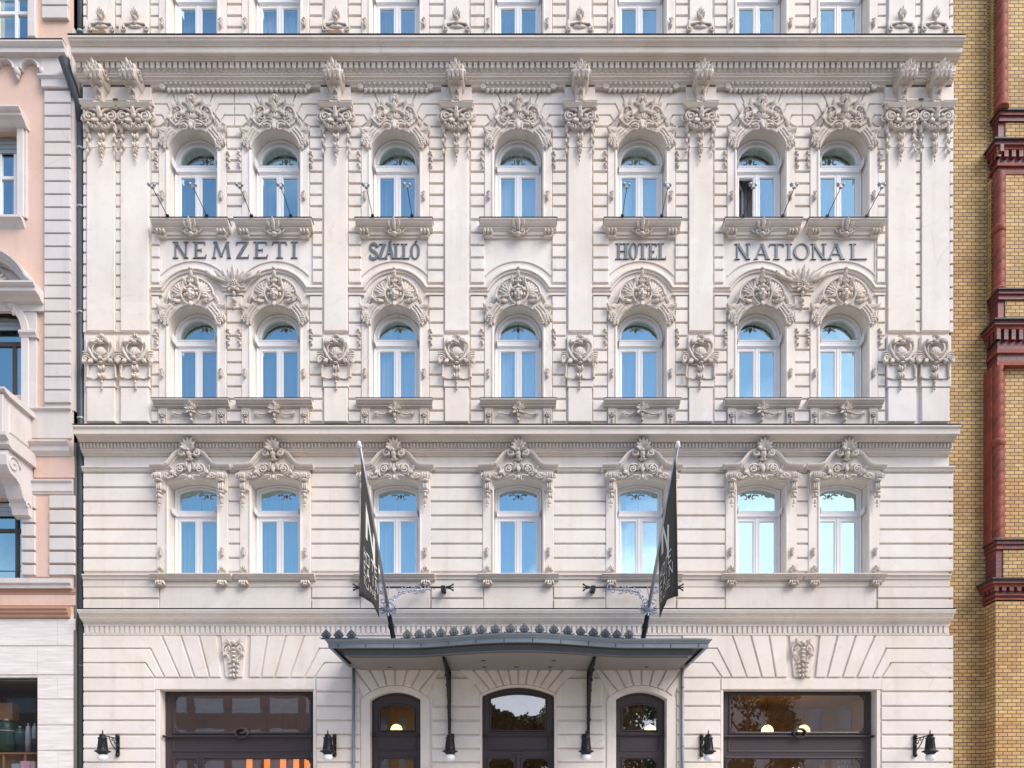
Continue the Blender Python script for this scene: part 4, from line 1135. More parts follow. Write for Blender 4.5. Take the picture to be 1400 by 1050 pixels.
def door(cx, hw, top, spr, double):
    e = MB(); zs, rise = Z(spr), Z(top)-Z(spr)
    outer = segp(cx, .03, zs-.03, hw+.01, rise+.01, 14)
    fw = .18 if not double else .2
    zf = Z(1000, -.3); zft = Z(962 if not double else 948, -.3)
    fan = segp(cx, zf, zft-.13, hw-fw, .13, 12)
    z2 = Z(1037, -.3)
    lows = [rect(cx-hw+fw+.04, cx+hw-fw-.04, 1.1, z2)] if not double else [rect(cx-hw+.16, cx-.11, 1.1, z2), rect(cx+.11, cx+hw-.16, 1.1, z2)]
    e.plate([outer, fan]+lows, -.36, -.27, .01)
    for l in [fan]+lows: e.sweep(l[::-1] if l is fan else l, [(-.04,-.27),(-.03,-.245),(-.01,-.245),(.02,-.29)], closed=True)
    e.sweep([(cx+(a-cx)*.97, b-.01) for a, b in outer], [(-.03,-.27),(-.02,-.24),(.02,-.24),(.035,-.27)])
    e.extr([(-.27, zf-.08),(-.19,zf-.085),(-.18,zf-.10),(-.21,zf-.13),(-.27,zf-.15)], cx-hw+.07, cx+hw-.07)
    e.sweep(rect(cx-hw+.17, cx+hw-.17, Z(1025.5,-.27), Z(1008,-.27)), [(-.03,-.27),(-.02,-.245),(.0,-.25),(.02,-.28)], closed=True)
    for l in lows:
        e.sweep(rect(l[0][0], l[1][0], .2, .95), [(-.02,-.27),(-.01,-.25),(.02,-.28)], closed=True)
        for (cx_, sx) in ((l[0][0], 1), (l[1][0], -1)):
            e.plate([[(cx_, z2), (cx_+sx*.12, z2), (cx_+sx*.09, z2-.04), (cx_, z2-.12)][::(-1 if sx > 0 else 1)]], -.30, -.262, .0)
    if double: e.box(cx-.04, cx+.04, -.27, -.235, .05, Z(1031,-.27)); e.box(cx-.16, cx+.16, -.27, -.22, Z(1031,-.27), Z(1028.5,-.27))
    o = e.build('door', 'wood', hotel)
    p = MB()
    q = fan; p.add([(a, .30, b) for a, b in q], [tuple(range(len(q)))])
    for l in lows: p.add([(a, .30, b) for a, b in l], [(0,1,2,3)])
    p.build('pane', 'shopglass', o)
    h = MB()
    for s__ in ((-1, 1) if double else (1,)):
        hx = cx+s__*.05 if double else cx+hw-.12
        h.tube([(hx, .27, 1.0), (hx, .2, 1.02), (hx, .2, 1.3), (hx, .27, 1.32)], .012)
    h.build('handle', 'steel', o); return o
for k, (a, b, c_, d) in enumerate(DOORS): door(a, b, c_, d, k == 1)
# ground floor rooms: warm fit-out behind the glass
g = MB()
for (x0, x1) in ((X(219), X(430)), (X(988), X(1199))):
    g.box(x0-.4, x1+.4, -3.6, -3.5, 0, 5.6); g.box(x0-.5, x0-.4, -3.5, -.45, 0, 5.6); g.box(x1+.4, x1+.5, -3.5, -.45, 0, 5.6); g.box(x0-.5, x1+.5, -3.6, -.45, 5.6, 5.7)
g.box(X(500), X(917), -4.1, -4.0, 0, 5.9); g.box(X(500), X(917), -4.0, -.45, 5.9, 6.0)
g.box(X(120), X(1290), -4.2, -.42, -.05, 0.02)
g.build('ground_floor_room', 'roomwarm', hotel)

# ================================================================== CANOPY
can = tag(empty('entrance_canopy', (0, 0, 6.06)), 'zinc covered glazed entrance canopy with leaf cresting above the hotel doors', 'canopy')
def bz(o): o.location = (0, 0, -6.06); return o      # meshes are built in world metres
XC = X(708.5)
def bow(x, hw=2.75, d=.54):     # forward bulge of the front edge
    t = abs(x-XC)/hw
    return 0 if t >= 1 else d*(.5+.5*math.cos(math.pi*t))**.8
def edge(side, p, n=48):
    xs = [XC-side+2*side*k/n for k in range(n+1)]
    return [(x, p+bow(x)) for x in xs]
def slab(mb, side, pf, z0, z1, pback=0, side_b=None):
    E = edge(side, pf); sb = side_b or side
    n = len(E); o = len(mb.v)
    for z in (z0, z1): mb.v += [(x, -p, z) for x, p in E]
    mb.v += [(XC-sb, -pback, z0), (XC+sb, -pback, z0), (XC-sb, -pback, z1), (XC+sb, -pback, z1)]
    q = o+2*n
    F = [(o+k, o+k+1, o+n+k+1, o+n+k) for k in range(n-1)]
    F += [tuple([q]+[o+k for k in range(n)]+[q+1])[::-1], tuple([q+2]+[o+n+k for k in range(n)]+[q+3]), (q, q+2, o+n, o), (q+1, o+n-1, o+2*n-1, q+3)]
    for f in F: mb.f.append(f); mb.sm.append(False); mb.mi.append(mb.cur)
b = MB(); slab(b, 4.30, 1.50, 6.06, 6.10); bz(b.build('soffit', 'soffit', can))
b = MB(); slab(b, 4.38, 1.58, 6.095, 6.235); 
def band(mb, side, pr):         # pr: (dp, z) offsets round the front
    P = []
    E = edge(side, 0)
    for dp, z in pr:
        row = [(XC-side-dp, -.0, z)]+[(x+(-dp if i == 0 else dp if i == len(E)-1 else 0), -(p+dp), z) for i, (x, p) in enumerate(E)]+[(XC+side+dp, -.0, z)]
        P.append(row)
    o = len(mb.v); m = len(P[0])
    for r in P: mb.v += r
    for j in range(len(P)-1):
        for k in range(m-1): mb.f.append((o+j*m+k, o+j*m+k+1, o+(j+1)*m+k+1, o+(j+1)*m+k)); mb.sm.append(False); mb.mi.append(mb.cur)
bz(b.build('fascia', 'zinc', can))
b = MB()
b.mat('lead'); slab(b, 4.60, 2.12, 6.238, 6.262)
b.mat('zinc'); 
E0 = 2.12
def gut(pr): 
    E = edge(4.62, E0); P = []
    for dp, z in pr:
        P.append([(XC-4.62-dp, 0, z)]+[(x+(-dp if i == 0 else dp if i == len(E)-1 else 0), -(p+dp), z) for i, (x, p) in enumerate(E)]+[(XC+4.62+dp, 0, z)])
    o = len(b.v); m = len(P[0])
    for r in P: b.v += r
    for j in range(len(P)-1):
        for k in range(m-1): b.f.append((o+j*m+k, o+j*m+k+1, o+(j+1)*m+k+1, o+(j+1)*m+k)); b.sm.append(False); b.mi.append(b.cur)
gut([(-.06,6.16),(.0,6.155),(.02,6.16),(.025,6.255),(.05,6.27),(.055,6.30),(.09,6.325),(.095,6.35),(.06,6.36),(-.05,6.36)])
bz(b.build('gutter', None, can))
for k in range(14):     # joints of the gutter sheet
    x = XC-4.4+k*8.8/13; p = E0+bow(x)+.028
    j = MB(); j.box(x-.008, x+.008, p-.01, p+.004, 6.165, 6.25); bz(j.build('sheet_joint', 'lead', can))
b = MB()    # sloping roof of sheet
E = edge(4.62, E0-.02); o = len(b.v); n = len(E)
b.v += [(x, -p, 6.33) for x, p in E]+[(XC+(x-XC)*.97, -.0, 6.72) for x, p in E]
for k in range(n-1): b.f.append((o+k, o+k+1, o+n+k+1, o+n+k)); b.sm.append(False); b.mi.append(0)
bz(b.build('roof_sheet', 'zinc', can))
# cresting leaves
cr = MB()
def half(k): return [(0,0),(.30,0),(.34,.12),(.22,.20),(.34,.36),(.30,.55),(.16,.80),(0,1.05)]
H = half(0); shape = [(a*.37, b*.235) for a, b in H]+[(-a*.37, b*.235) for a, b in H[::-1][1:-1]]
cr.plate([shape], -.012, .012, .004)
for m in (-1, 1):
    cr.tube([(m*.02,-.02,.03),(m*.06,-.025,.06),(m*.07,-.02,.10),(m*.03,-.02,.11)], .012, 5)
    cr.tube([(m*.11,-.01,.0),(m*.13,-.012,.03),(m*.16,-.012,.035)], .012, 5)
cr.tube([(0,-.02,.03),(0,-.025,.20)], [.014,.006], 5)
cm = cr.build('cresting_leaf', 'crest').data; bpy.data.objects.remove(bpy.data.objects['cresting_leaf'])
xs = [446, 463, 480.5, 557, 573, 587, 603, 620.5, 639, 658, 677.6, 698, 717, 737.6, 757, 776, 794, 811, 827.6, 843.5, 860]
for q in xs:
    lo, hi = 2.2, 2.9; p = 2.2
    for _ in range(6): p = E0+bow(X(q, p))+.02
    x = X(q, p); put(cm, 'cresting_leaf', can, (x, -p, 6.36-6.06))
b = MB(); E = edge(4.6, E0+.02)
b.tube([(x, -p, 6.372) for x, p in E], .016, 5); bz(b.build('crest_rail', 'crest', can))
for q, r in ((532, 908), (706, 911), (661, 899), (662, 912), (757, 898), (752, 912), (884, 908)):
    p = 1.2 if r < 905 else .45
    l = MB(); l.lathe((X(q, p), -p, 6.052), [(.06, 0), (.06, .006), (.03, .008)], 12); bz(l.build('recessed_lamp', 'lead', can))
# wrought iron brackets
def bracket(xc):
    b = MB(); x = xc
    b.box(x-.04, x+.04, .055, .10, 3.9, 6.05)
    b.tube([(x, -.10, 4.0), (x, -.14, 4.6), (x, -.25, 5.15), (x, -.55, 5.65), (x, -1.1, 5.93), (x, -1.62, 5.98)], [.03, .04, .045, .045, .04, .03], 8)
    b.box(x-.035, x+.035, .1, 1.65, 6.0, 6.055)
    def spir(cy, cz, r, a0, turns, th=.017, d=1):
        pts = []
        for k in range(int(14*turns)):
            t = k/(14*turns-1); a = a0+d*2*math.pi*turns*t; rr = r*(1-.8*t); pts.append((x, cy+rr*math.cos(a), cz+rr*math.sin(a)))
        b.tube(pts, th, 5)
    spir(-.26, 5.78, .15, 0, 1.6); spir(-.62, 5.86, .11, 2, 1.5); spir(-.18, 5.45, .08, 1, 1.3); spir(-.95, 5.95-.03, .06, 1, 1.2); spir(-1.5, 5.90, .08, 0, 1.5)
    spir(-.17, 4.9, .07, 0, 1.4); spir(-.14, 4.5, .05, 0, 1.3)
    for k in range(9):
        t = k/8; b.ell((x+.03*(-1)**k, -.16-.9*t*t, 4.7+1.15*t**.6), (.035, .03, .05), 6, 4)
    b.ell((x, -.13, 3.88), (.05, .05, .08), 8, 5)
    return bz(b.build('bracket', 'iron', can))
bracket(X(614.5, .1)); bracket(X(804.5, .1))

# ================================================================== WALL LAMPS
def lamp_meshes():
    a = MB()     # arm and plate; origin on the wall; lantern hangs .8 m out
    a.box(-.045, .045, .05, .08, -.30, .22)
    a.ell((0, -.09, .22), (.06, .05, .06), 10, 6); a.ell((0, -.09, -.30), (.06, .05, .06), 10, 6); a.ell((0, -.085, -.04), (.05, .04, .05), 8, 5)
    a.tube([(0,-.08,.14),(0,-.45,.15),(0,-.86,.15)], .017, 6)
    a.tube([(0,-.08,-.20),(0,-.22,-.14),(0,-.38,-.02),(0,-.50,.13)], .014, 6)
    for (cy, cz, r) in ((-.20, .03, .09), (-.34, .08, .05), (-.12, -.1, .05)):
        a.tube([(0, cy+r*(1-.07*k)*math.cos(k*.55), cz+r*(1-.07*k)*math.sin(k*.55)) for k in range(13)], .011, 5)
    a.ell((0, -.90, .15), (.03, .04, .03), 8, 5)
    l = MB(); c = (0, -.8, 0)
    l.lathe((0, -.8, 0), [(.0,.30),(.012,.27),(.02,.235),(.012,.21),(.03,.19),(.05,.165),(.08,.15),(.085,.13),(.075,.115),(.11,.085),(.125,.07),(.115,.055),(.10,.03),(.125,-.20),(.13,-.235),(.20,-.265),(.205,-.285),(.15,-.30),(.135,-.325),(.10,-.345),(.10,-.36)], 16)
    for k in range(8):
        w_ = 2*math.pi*k/8; l.tube([(.102*math.cos(w_), -.8+.102*math.sin(w_), .03), (.128*math.cos(w_), -.8+.128*math.sin(w_), -.22)], .008, 4)
    g_ = MB(); g_.lathe((0, -.8, 0), [(.095,-.355),(.12,-.39),(.125,-.43),(.115,-.475),(.085,-.51),(.04,-.53),(0,-.535)], 16)
    return [q.build(n, m).data for q, n, m in ((a, 'arm', 'iron'), (l, 'lantern', 'iron'), (g_, 'globe', 'globe'))]
LM = lamp_meshes()
for n in ('arm', 'lantern', 'globe'): bpy.data.objects.remove(bpy.data.objects[n])
LAMPS = [(163, 'black iron wall lamp on the far left pier beside the drainpipe'), (458.5, 'black iron wall lamp between the left shop window and the left door'),
         (619, 'black iron wall lamp between the left door and the middle door'), (797.5, 'black iron wall lamp between the middle door and the right door'),
         (958, 'black iron wall lamp between the right door and the right shop window'), (1249, 'black iron wall lamp on the far right pier beside the brick wall')]
for q, lab in LAMPS:
    e = tag(empty('wall_lamp', (X(q), 0, Z(1017.5, .06))), lab, 'lamp', 'iron lamps on the ground floor piers')
    for d_, n in zip(LM, ('arm', 'lantern', 'globe')): put(d_, n, e)

# ================================================================== FLAGS
def flagset(m, lab1, lab2, lab3):
    xp = XC-m*3.30
    e = tag(empty('flagpole', (xp, -.55, 6.6)), lab1, 'flagpole', 'flagpoles leaning out over the canopy')
    off_ = (-xp, .55, -6.6)
    def fin(b, n, mt): o = b.build(n, mt, e); o.location = off_; return o
    b = MB(); b.tube([(xp, -.42, 6.42), (xp, -.6, 6.72), (xp, -1.0, 7.0), (xp, -1.45, 7.3)], [.075, .07, .065, .06], 10)
    b.tube([(xp, -.95, 6.97), (xp, -1.02, 7.02)], .085, 10)
    b.tube([(xp, -.6, 6.72), (xp+m*.2, -.6, 6.70), (xp+m*.34, -.6, 6.80), (xp+m*.36, -.6, 6.74)], .02, 5)
    b.tube([(xp, -.6, 6.68), (xp-m*.25, -.6, 6.66), (xp-m*.42, -.6, 6.60), (xp-m*.46, -.6, 6.66)], .02, 5)
    fin(b, 'socket', 'iron')
    b = MB(); b.tube([(xp, -1.35, 7.24), (xp, -4.80, 9.66)], [.045, .035], 10); fin(b, 'pole', 'steel')
    b = MB(); b.ell((xp, -4.86, 9.70), (.045, .045, .055), 10, 6); b.lathe((xp, -4.84, 9.66), [(.03,-.03),(.06,0),(.03,.05)], 8); fin(b, 'finial', 'globe')
    b = MB()
    for k in range(12):
        a = 2*math.pi*k/12; b.leafy = 0
        b.tube([(xp+.05*math.cos(a), -1.45, 7.30+.05*math.sin(a)), (xp+.17*math.cos(a), -1.42, 7.28+.13*math.sin(a)), (xp+.25*math.cos(a), -1.52, 7.30+.17*math.sin(a))], [.03, .024, .006], 5)
    for s__ in (-1, 1):
        b.tube([(xp+s__*(.10+.06*math.cos(k*.8)), -1.60, 7.47+.06*math.sin(k*.8)) for k in range(8)], .02, 5)
    b.ell((xp, -1.45, 7.34), (.12, .1, .10), 10, 6)
    fin(b, 'leaf_collar', 'galv')
    # horizontal bar on the wall with scrolled braces
    za = Z(803, .30); xa, xb = xp-m*.87, xp+m*1.28
    b = MB(); b.box(min(xa, xb), max(xa, xb), .28, .32, za-.02, za+.02)
    for xx_ in (xa, xb):
        b.box(xx_-.06, xx_+.06, .0, .34, za-.08, za+.04)
        sg = 1 if xx_ == max(xa, xb) else -1
        for k in (-1, 0, 1): b.tube([(xx_+sg*.08, -.3, za), (xx_+sg*.20, -.3, za+k*.04), (xx_+sg*.28, -.3, za+k*.09)], [.03, .018, .026], 5)
    fin(b, 'wall_bar', 'iron')
    b = MB()
    for s__, ex in ((1, .95), (-1, .62)):
        s2 = s__*m
        main = [(xp+s2*ex, -.30, za-.03), (xp+s2*ex*.6, -.38, za-.10), (xp+s2*.32, -.7, za-.22), (xp+s2*.16, -1.05, za-.38), (xp+s2*.08, -1.40, 7.36)]
        b.tube(main, .022, 6)
        rnd = random.Random(5)
        for k in range(16):
            t = k/15; i = min(3, int(t*4)); f = t*4-i
            c_ = [main[i][j]*(1-f)+main[i+1][j]*f for j in range(3)]; r = .085*(1-.4*t)
            b.tube([(c_[0]+r*(1-.09*q)*math.cos(q*.75+k), c_[1], c_[2]+(.05 if k % 2 else -.03)+r*(1-.09*q)*math.sin(q*.75+k)) for q in range(9)], .013, 4)
        b.tube([(xp+s2*.18, -.30, za), (xp+s2*.06, -1.42, 7.40)], .018, 5)
    fin(b, 'scrolled_brace', 'galv')
    b = MB(); b.tube([(xp-m*.9, -.32, Z(786,.3)), (xp-m*.87-m*.05, -.3, za)], .008, 4)
    fin(b, 'stay_wire', 'iron')
    # the flag hangs from the pole, its cloth in the plane of the pole
    f = empty('flag', (xp, -3.7, 6.7)); tag(f, lab2, 'flag', 'dark flags over the canopy')
    P0, P1 = 2.80, 4.62; N, K = 26, 20
    def zt_(p): return 7.24+(p-1.35)*(9.66-7.24)/3.45-.03
    def zb_(p): return 6.70+.10*math.sin((p-P0)*2.2)
    def wav(p, t): 
        u = (p-P0)/(P1-P0)
        return .022*math.sin(u*6+.6)*(.2+t)+.008*math.sin(u*15+1.7*t)*t + (.05*t*(u-.93)/.07 if u > .93 else 0)*m*-1
    def pos(p, z, eps=0):
        t = (zt_(p)-z)/(zt_(p)-zb_(p)); return (wav(p, t)+eps, -p+3.7, z-6.7)
    def cloth(name, quadfn, mat, eps=0, par=f):
        b = MB(); vs = []
        for i in range(N+1):
            for j in range(K+1): vs.append(quadfn(i/N, j/K, eps))
        b.add(vs, [(i*(K+1)+j, (i+1)*(K+1)+j, (i+1)*(K+1)+j+1, i*(K+1)+j+1) for i in range(N) for j in range(K)], True)
        return b.build(name, mat, par)
    def whole(a, t, eps): p = P0+(P1-P0)*a; return pos(p, zt_(p)+(zb_(p)-zt_(p))*t, eps)
    c1 = cloth('cloth', whole, 'flag')
    so_ = c1.modifiers.new('s', 'SOLIDIFY'); so_.thickness = .012; so_.offset = 0
    # printing: emblem of two uprights joined by a slanting stroke, and three lines of lettering
    ins = 1 if m > 0 else -1              # the printed side faces the middle of the house
    b = MB()
    def quad(poly, n=6):
        # poly in flag coordinates: a across from the outer edge (0) to the wall side (1), z height
        (a0, z0), (a1, z1), (a2, z2), (a3, z3) = poly; vs = []
        for i in range(n+1):
            for j in range(n+1):
                u, v = i/n, j/n
                a = (a0*(1-u)+a1*u)*(1-v)+(a3*(1-u)+a2*u)*v; z = (z0*(1-u)+z1*u)*(1-v)+(z3*(1-u)+z2*u)*v
                a = a if m > 0 else 1.02-a; vs.append(pos(P1-(P1-P0)*a, z, ins*.014))
        b.add(vs, [(i*(n+1)+j, (i+1)*(n+1)+j, (i+1)*(n+1)+j+1, i*(n+1)+j+1) for i in range(n) for j in range(n)], True)
    FL = (lambda a: a) if m > 0 else (lambda a: 1-a)
    quad([(.22, 8.02), (.34, 8.02), (.34, 8.62), (.22, 8.78)]); quad([(.34, 8.46), (.34, 8.64), (.72, 7.86), (.72, 7.66)]); quad([(.62, 7.72), (.74, 7.62), (.74, 8.34), (.62, 8.42)])
    SG = {'H': [(0,0,0,1),(1,0,1,1),(0,.5,1,.5)], 'O': [(0,0,0,1),(1,0,1,1),(0,0,1,0),(0,1,1,1)], 'T': [(.5,0,.5,1),(0,1,1,1)], 'E': [(0,0,0,1),(0,1,1,1),(0,.5,.8,.5),(0,0,1,0)],
          'A': [(0,0,.5,1),(1,0,.5,1),(.2,.4,.8,.4)], 'I': [(.5,0,.5,1)], 'N': [(0,0,0,1),(1,0,1,1),(0,1,1,0)], 'U': [(0,0,0,1),(1,0,1,1),(0,0,1,0)], 'L': [(0,0,0,1),(0,0,1,0)]}
    def word(txt, a0, a1, zc, h, th):
        n = len(txt); st = (a1-a0)/n
        for i, ch in enumerate(txt):
            for (x0, y0, x1, y1) in SG.get(ch, []):
                A0, A1 = a0+i*st+x0*st*.62, a0+i*st+x1*st*.62; B0, B1 = zc+(y0-.5)*h, zc+(y1-.5)*h
                da, dz = (A1-A0)*1.82, B1-B0; L = math.hypot(da, dz) or 1; na, nz_ = -dz/L*th/1.82, da/L*th
                quad([(A0-na, B0-nz_), (A1-na, B1-nz_), (A1+na, B1+nz_), (A0+na, B0+nz_)], 3)
    word('HOTE', .10, .92, 7.62, .24, .017); word('EAIN', .10, .98, 7.32, .24, .017); word('EUNE', .12, .86, 7.06, .13, .010)
    b.build('printing', 'flagprint', f)
    tag(f, kind=None)
flagset(1, 'steel flagpole with scrolled iron brace at the left end of the canopy', 'dark grey flag with white lettering hanging from the left flagpole', None)
flagset(-1, 'steel flagpole with scrolled iron brace at the right end of the canopy', 'dark grey flag seen edge on, hanging from the right flagpole', None)

# ================================================================== FACADE SPOTLIGHTS
a = MB(); a.tube([(0,0,0),(0,-.45,.03),(0,-.84,.04)], .010, 5); a.box(-.04, .04, -.02, .03, -.03, .03)
h = MB(); h.box(-.05, .05, .93, 1.0, .05, .09); h.lathe((-.09, -.98, .14), [(.045,-.03),(.05,.02),(.03,.05)], 10); h.lathe((.07, -.98, .13), [(.035,-.03),(.04,.02),(.02,.04)], 10)
h.v = [(x*.85, y+.14, z*.85-.01) for x, y, z in h.v]
h.tube([(-.13,-.84,.11),(-.09,-.84,.15),(.02,-.84,.15),(.08,-.84,.10)], .008, 5)
if 0: h.tube([(-.13,-.98,.15),(-.09,-.98,.19),(.02,-.98,.19),(.10,-.98,.13)], .010, 5)
am, hm = a.build('arm', 'iron'), h.build('lamp_head', 'tin'); AD, HD = am.data, hm.data; bpy.data.objects.remove(am); bpy.data.objects.remove(hm)
SPW = [(0, 'outermost left sill above the word NEMZETI'), (1, 'second sill from the left'), (2, 'sill above the word SZALLO'),
       (4, 'sill above the word HOTEL'), (5, 'sill over the left half of NATIONAL'), (6, 'outermost right sill over NATIONAL')]
for i, where in SPW:
    for sd, nm in ((-.56, 'left'), (.50, 'right')):
        e = tag(empty('spotlight', (cxw(i)+sd, -.31, Z3+.03)), 'spotlight on rod, %s one at the %s' % (nm, where), 'spotlight', 'spotlights on rods at the third floor sills')
        put(AD, 'arm', e); put(HD, 'lamp_head', e)

# ================================================================== DRAINPIPES
b = MB(); xg = X(109.5, -.05)
e = tag(empty('drainpipe', (xg, -.02, 0)), 'thick dark drainpipe in the gap left of the hotel', 'drainpipe')
b.tube([(xg, .10, 0), (xg, .10, 11.9), (xg, .10, 21.2)], .095, 12)
b.tube([(xg, .10, 21.1), (xg-.02, .02, 21.6), (xg-.16, -.28, 22.2), (xg-.2, -.34, 22.42)], [.10, .10, .12, .14], 12)
b.tube([(xg-.0, .10, 22.6), (xg, .10, 27)], .095, 12)
o = b.build('pipe', 'pipe', e); o.location = (-xg, .02, 0)
for z in (3, 6.2, 9.4, 13.0, 15.9, 18.8, 20.4, 23.6, 25.2):
    b = MB(); b.lathe((xg, .10, z), [(.098,-.03),(.108,-.025),(.108,.025),(.098,.03)], 12); o = b.build('pipe_clip', 'tin' if z > 12 else 'pipe', e); o.location = (-xg, .02, 0)
for px_, lab in ((483.4, 'slim grey drainpipe under the left end of the canopy'), (933.2, 'slim grey drainpipe under the right end of the canopy')):
    x_ = X(px_, .1); e = tag(empty('drainpipe', (x_, -.1, 0)), lab, 'drainpipe')
    b = MB(); b.tube([(0, 0, 0), (0, 0, 6.1)], .042, 10); b.build('pipe', 'zinc', e)
    for z in (2.0, 4.0, 5.6):
        b = MB(); b.lathe((0, 0, z), [(.044,-.02),(.052,-.018),(.052,.018),(.044,.02)], 10); b.box(-.01, .01, -.08, -.04, z-.01, z+.01); b.build('pipe_clip', 'zinc', e)

# ================================================================== LIT LAMPS INSIDE
def hang(name, x, y, z, mesh_fn, lab, grp, ztop=5.6):
    e = tag(empty(name, (x, y, z)), lab, 'lamp', grp); mesh_fn(e)
    b = MB(); b.tube([(0,0,0),(0,0,ztop-z)], .008, 4); b.build('cord', 'iron', e)
def globe_(e): b = MB(); b.ell((0,0,0), (.17,.17,.17), 18, 12); b.build('globe', 'glow', e)
def tube_(e): b = MB(); b.lathe((0,0,0), [(.085,-.35),(.085,.33),(.08,.34)], 16); b.build('shade', 'tube', e)
def inside(px_, py_, dep): return X(px_, -dep), dep, Z(py_, -dep)
for px_, py_, lab in ((542, 998, 'glowing round globe lamp inside the left door'), (889, 999, 'glowing round globe lamp inside the right door')):
    x_, y_, z_ = inside(px_, py_, 1.6); hang('globe_lamp', x_, y_, z_, globe_, lab, 'glowing globe lamps inside', 5.85)
for px_, lab in ((1049, 'glowing globe lamp left of the boss in the right shop window'), (1099, 'glowing globe lamp right of the boss in the right shop window')):
    x_, y_, z_ = inside(px_, 999, 1.6); hang('globe_lamp', x_, y_, z_, globe_, lab, 'glowing globe lamps inside')
for k, px_ in enumerate((341, 365, 387, 405, 420)):
    x_, y_, z_ = inside(px_, 1049, 2.6)
    hang('tube_lamp', x_, y_, z_-.05, tube_, ['leftmost', 'second', 'middle', 'fourth', 'rightmost'][k]+' of the five orange tube lamps in the left shop window', 'orange tube lamps in the left shop window')

# ================================================================== LEFT NEIGHBOUR
ln = tag(empty('pink_apartment_building', (-16, 0, 0)), 'pink and grey stucco building with balcony at the left edge', 'building')
def lb(b, name, mt, parent=ln): o = b.build(name, mt, parent); o.location = (16, 0, 0) if parent is ln else (0, 0, 0); return o
LX0, LX1 = -24.0, X(104)
b = MB()
OPS = [rect(X(-14), X(41), Z(54)-.0, Z(-95)), rect(X(-45), X(25.5), Z(296), Z(178)), archp(X(-8), Z(540), Z(457), .80), rect(X(-46), X(32), Z(790), Z(681)), rect(X(-95), X(51.5), 0, Z(926))]
b.plate([rect(LX0, X(102), -.3, Z(840))]+[OPS[4]], -.4, 0); lb(b, 'shopfront_wall', 'trav')
b = MB(); b.plate([rect(LX0, X(102), Z(840), 27.2)]+OPS[:4], -.4, 0)
lb(b, 'wall', 'pink')
b = MB(); b.box(X(101), X(102)+.0, -14, .0, -.3, 27.2); b.box(LX0, X(101), -14, -13.9, -.3, 27.2); b.box(LX0, X(101), -13.9, -.42, 27.22, 27.3); b.box(LX0, LX0+.1, -13.9, -.42, -.3, 27.2)
for z in (7.4, 12.9, 18, 22.9): b.box(LX0+.1, X(101)-.02, -13.9, -.42, z, z+.2)
lb(b, 'interior_shell', 'room')
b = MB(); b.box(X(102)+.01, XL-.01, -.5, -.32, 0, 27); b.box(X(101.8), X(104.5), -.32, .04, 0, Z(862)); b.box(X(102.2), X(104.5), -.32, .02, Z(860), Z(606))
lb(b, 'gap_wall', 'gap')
b = MB(); b.box(X(99)+.001, X(102.5), -.3, .02, Z(562), Z(40)); b.box(X(102.2), X(106), -.315, -.12, Z(600), 27); lb(b, 'return_wall', 'grey')
b = MB(); ys = [128.5+17.75*k for k in range(25)]        # quoin strip
b.box(X(62.5), X(99), 0, .04, Z(560), Z(128))
for a_, c_ in zip(ys[:-1], ys[1:]): b.plate([rect(X(63.5), X(99), Z(c_)+.035, Z(a_)+.0)], .04, .10, .012)
ys = [-60+18.2*k for k in range(6)]
for a_, c_ in zip(ys[:-1], ys[1:]): b.plate([rect(X(60), X(95), Z(c_)+.035, Z(a_))], 0, .09, .012)
for a_, c_ in ((68, 84), (86, 109.5), (112, 127)): b.plate([rect(X(60), X(97), Z(c_)+.02, Z(a_))], 0, .14, .02)
b.extr([(0,Z(110)),(.2,Z(110)-.01),(.2,Z(110)-.05),(.14,Z(110)-.1),(0,Z(110)-.1)], X(57), X(97))
lb(b, 'quoins', 'grey')
b = MB(); z0 = Z(54, .35)
b.extr([(0,z0+.02),(.35,z0),(.35,z0-.04),(.30,z0-.10),(.26,z0-.13),(.26,z0-.24),(.14,z0-.26),(.10,z0-.3),(0,z0-.3)], LX0, X(96))
nb = len(b.f); b.box(LX0, X(96), 0, .36, z0+.022, z0+.03); b.mats = ['grey', 'lead']; b.mi = [0]*nb+[1]*6
lb(b, 'cornice', None)
b = MB()          # arcaded frieze
zsp = Z(100); top = Z(70)
arcs_ = [X(10)+(-k)*.68 for k in range(-1, 12)]
loops = []
xa = arcs_[0]+.34
pts = [(LX0, top), (xa+.18, top), (xa+.18, zsp), (xa-.12, zsp)]
for c_ in arcs_:
    for k in range(13): a_ = math.pi*k/12; pts.append((c_+.22*math.cos(a_), zsp+.0+.22*math.sin(a_)))
    pts += [(c_-.22-.01, zsp-.0)] if False else []
pts += [(arcs_[-1]-.34, zsp), (LX0, zsp)]
b.plate([pts], 0, .12, .01)
for c_ in arcs_:
    b.sweep([(c_+.24*math.cos(math.pi*k/12), zsp+.24*math.sin(math.pi*k/12)) for k in range(13)], [(-.05,.12),(-.05,.14),(0,.16),(.02,.12)])
    b.ell((c_-.34, -.09, zsp-.06), (.09, .09, .12), 8, 6); b.ell((c_-.34, -.07, zsp-.18), (.05, .06, .08), 6, 4)
b.ell((arcs_[0]+.34, -.09, zsp-.06), (.09, .09, .12), 8, 6)
lb(b, 'arcaded_frieze', 'grey')
b = MB()
def framed(b, x0, x1, z0, z1, wd_, p, bev=.02): b.plate([rect(x0-wd_, x1+wd_, z0, z1+wd_), rect(x0, x1, z0, z1)], 0, p, bev)
# topmost window trim
b.plate([rect(X(41), X(52), Z(56), Z(-80))], 0, .12, .02); b.plate([rect(X(-30), X(-16), Z(56), Z(-80))], 0, .12, .02)
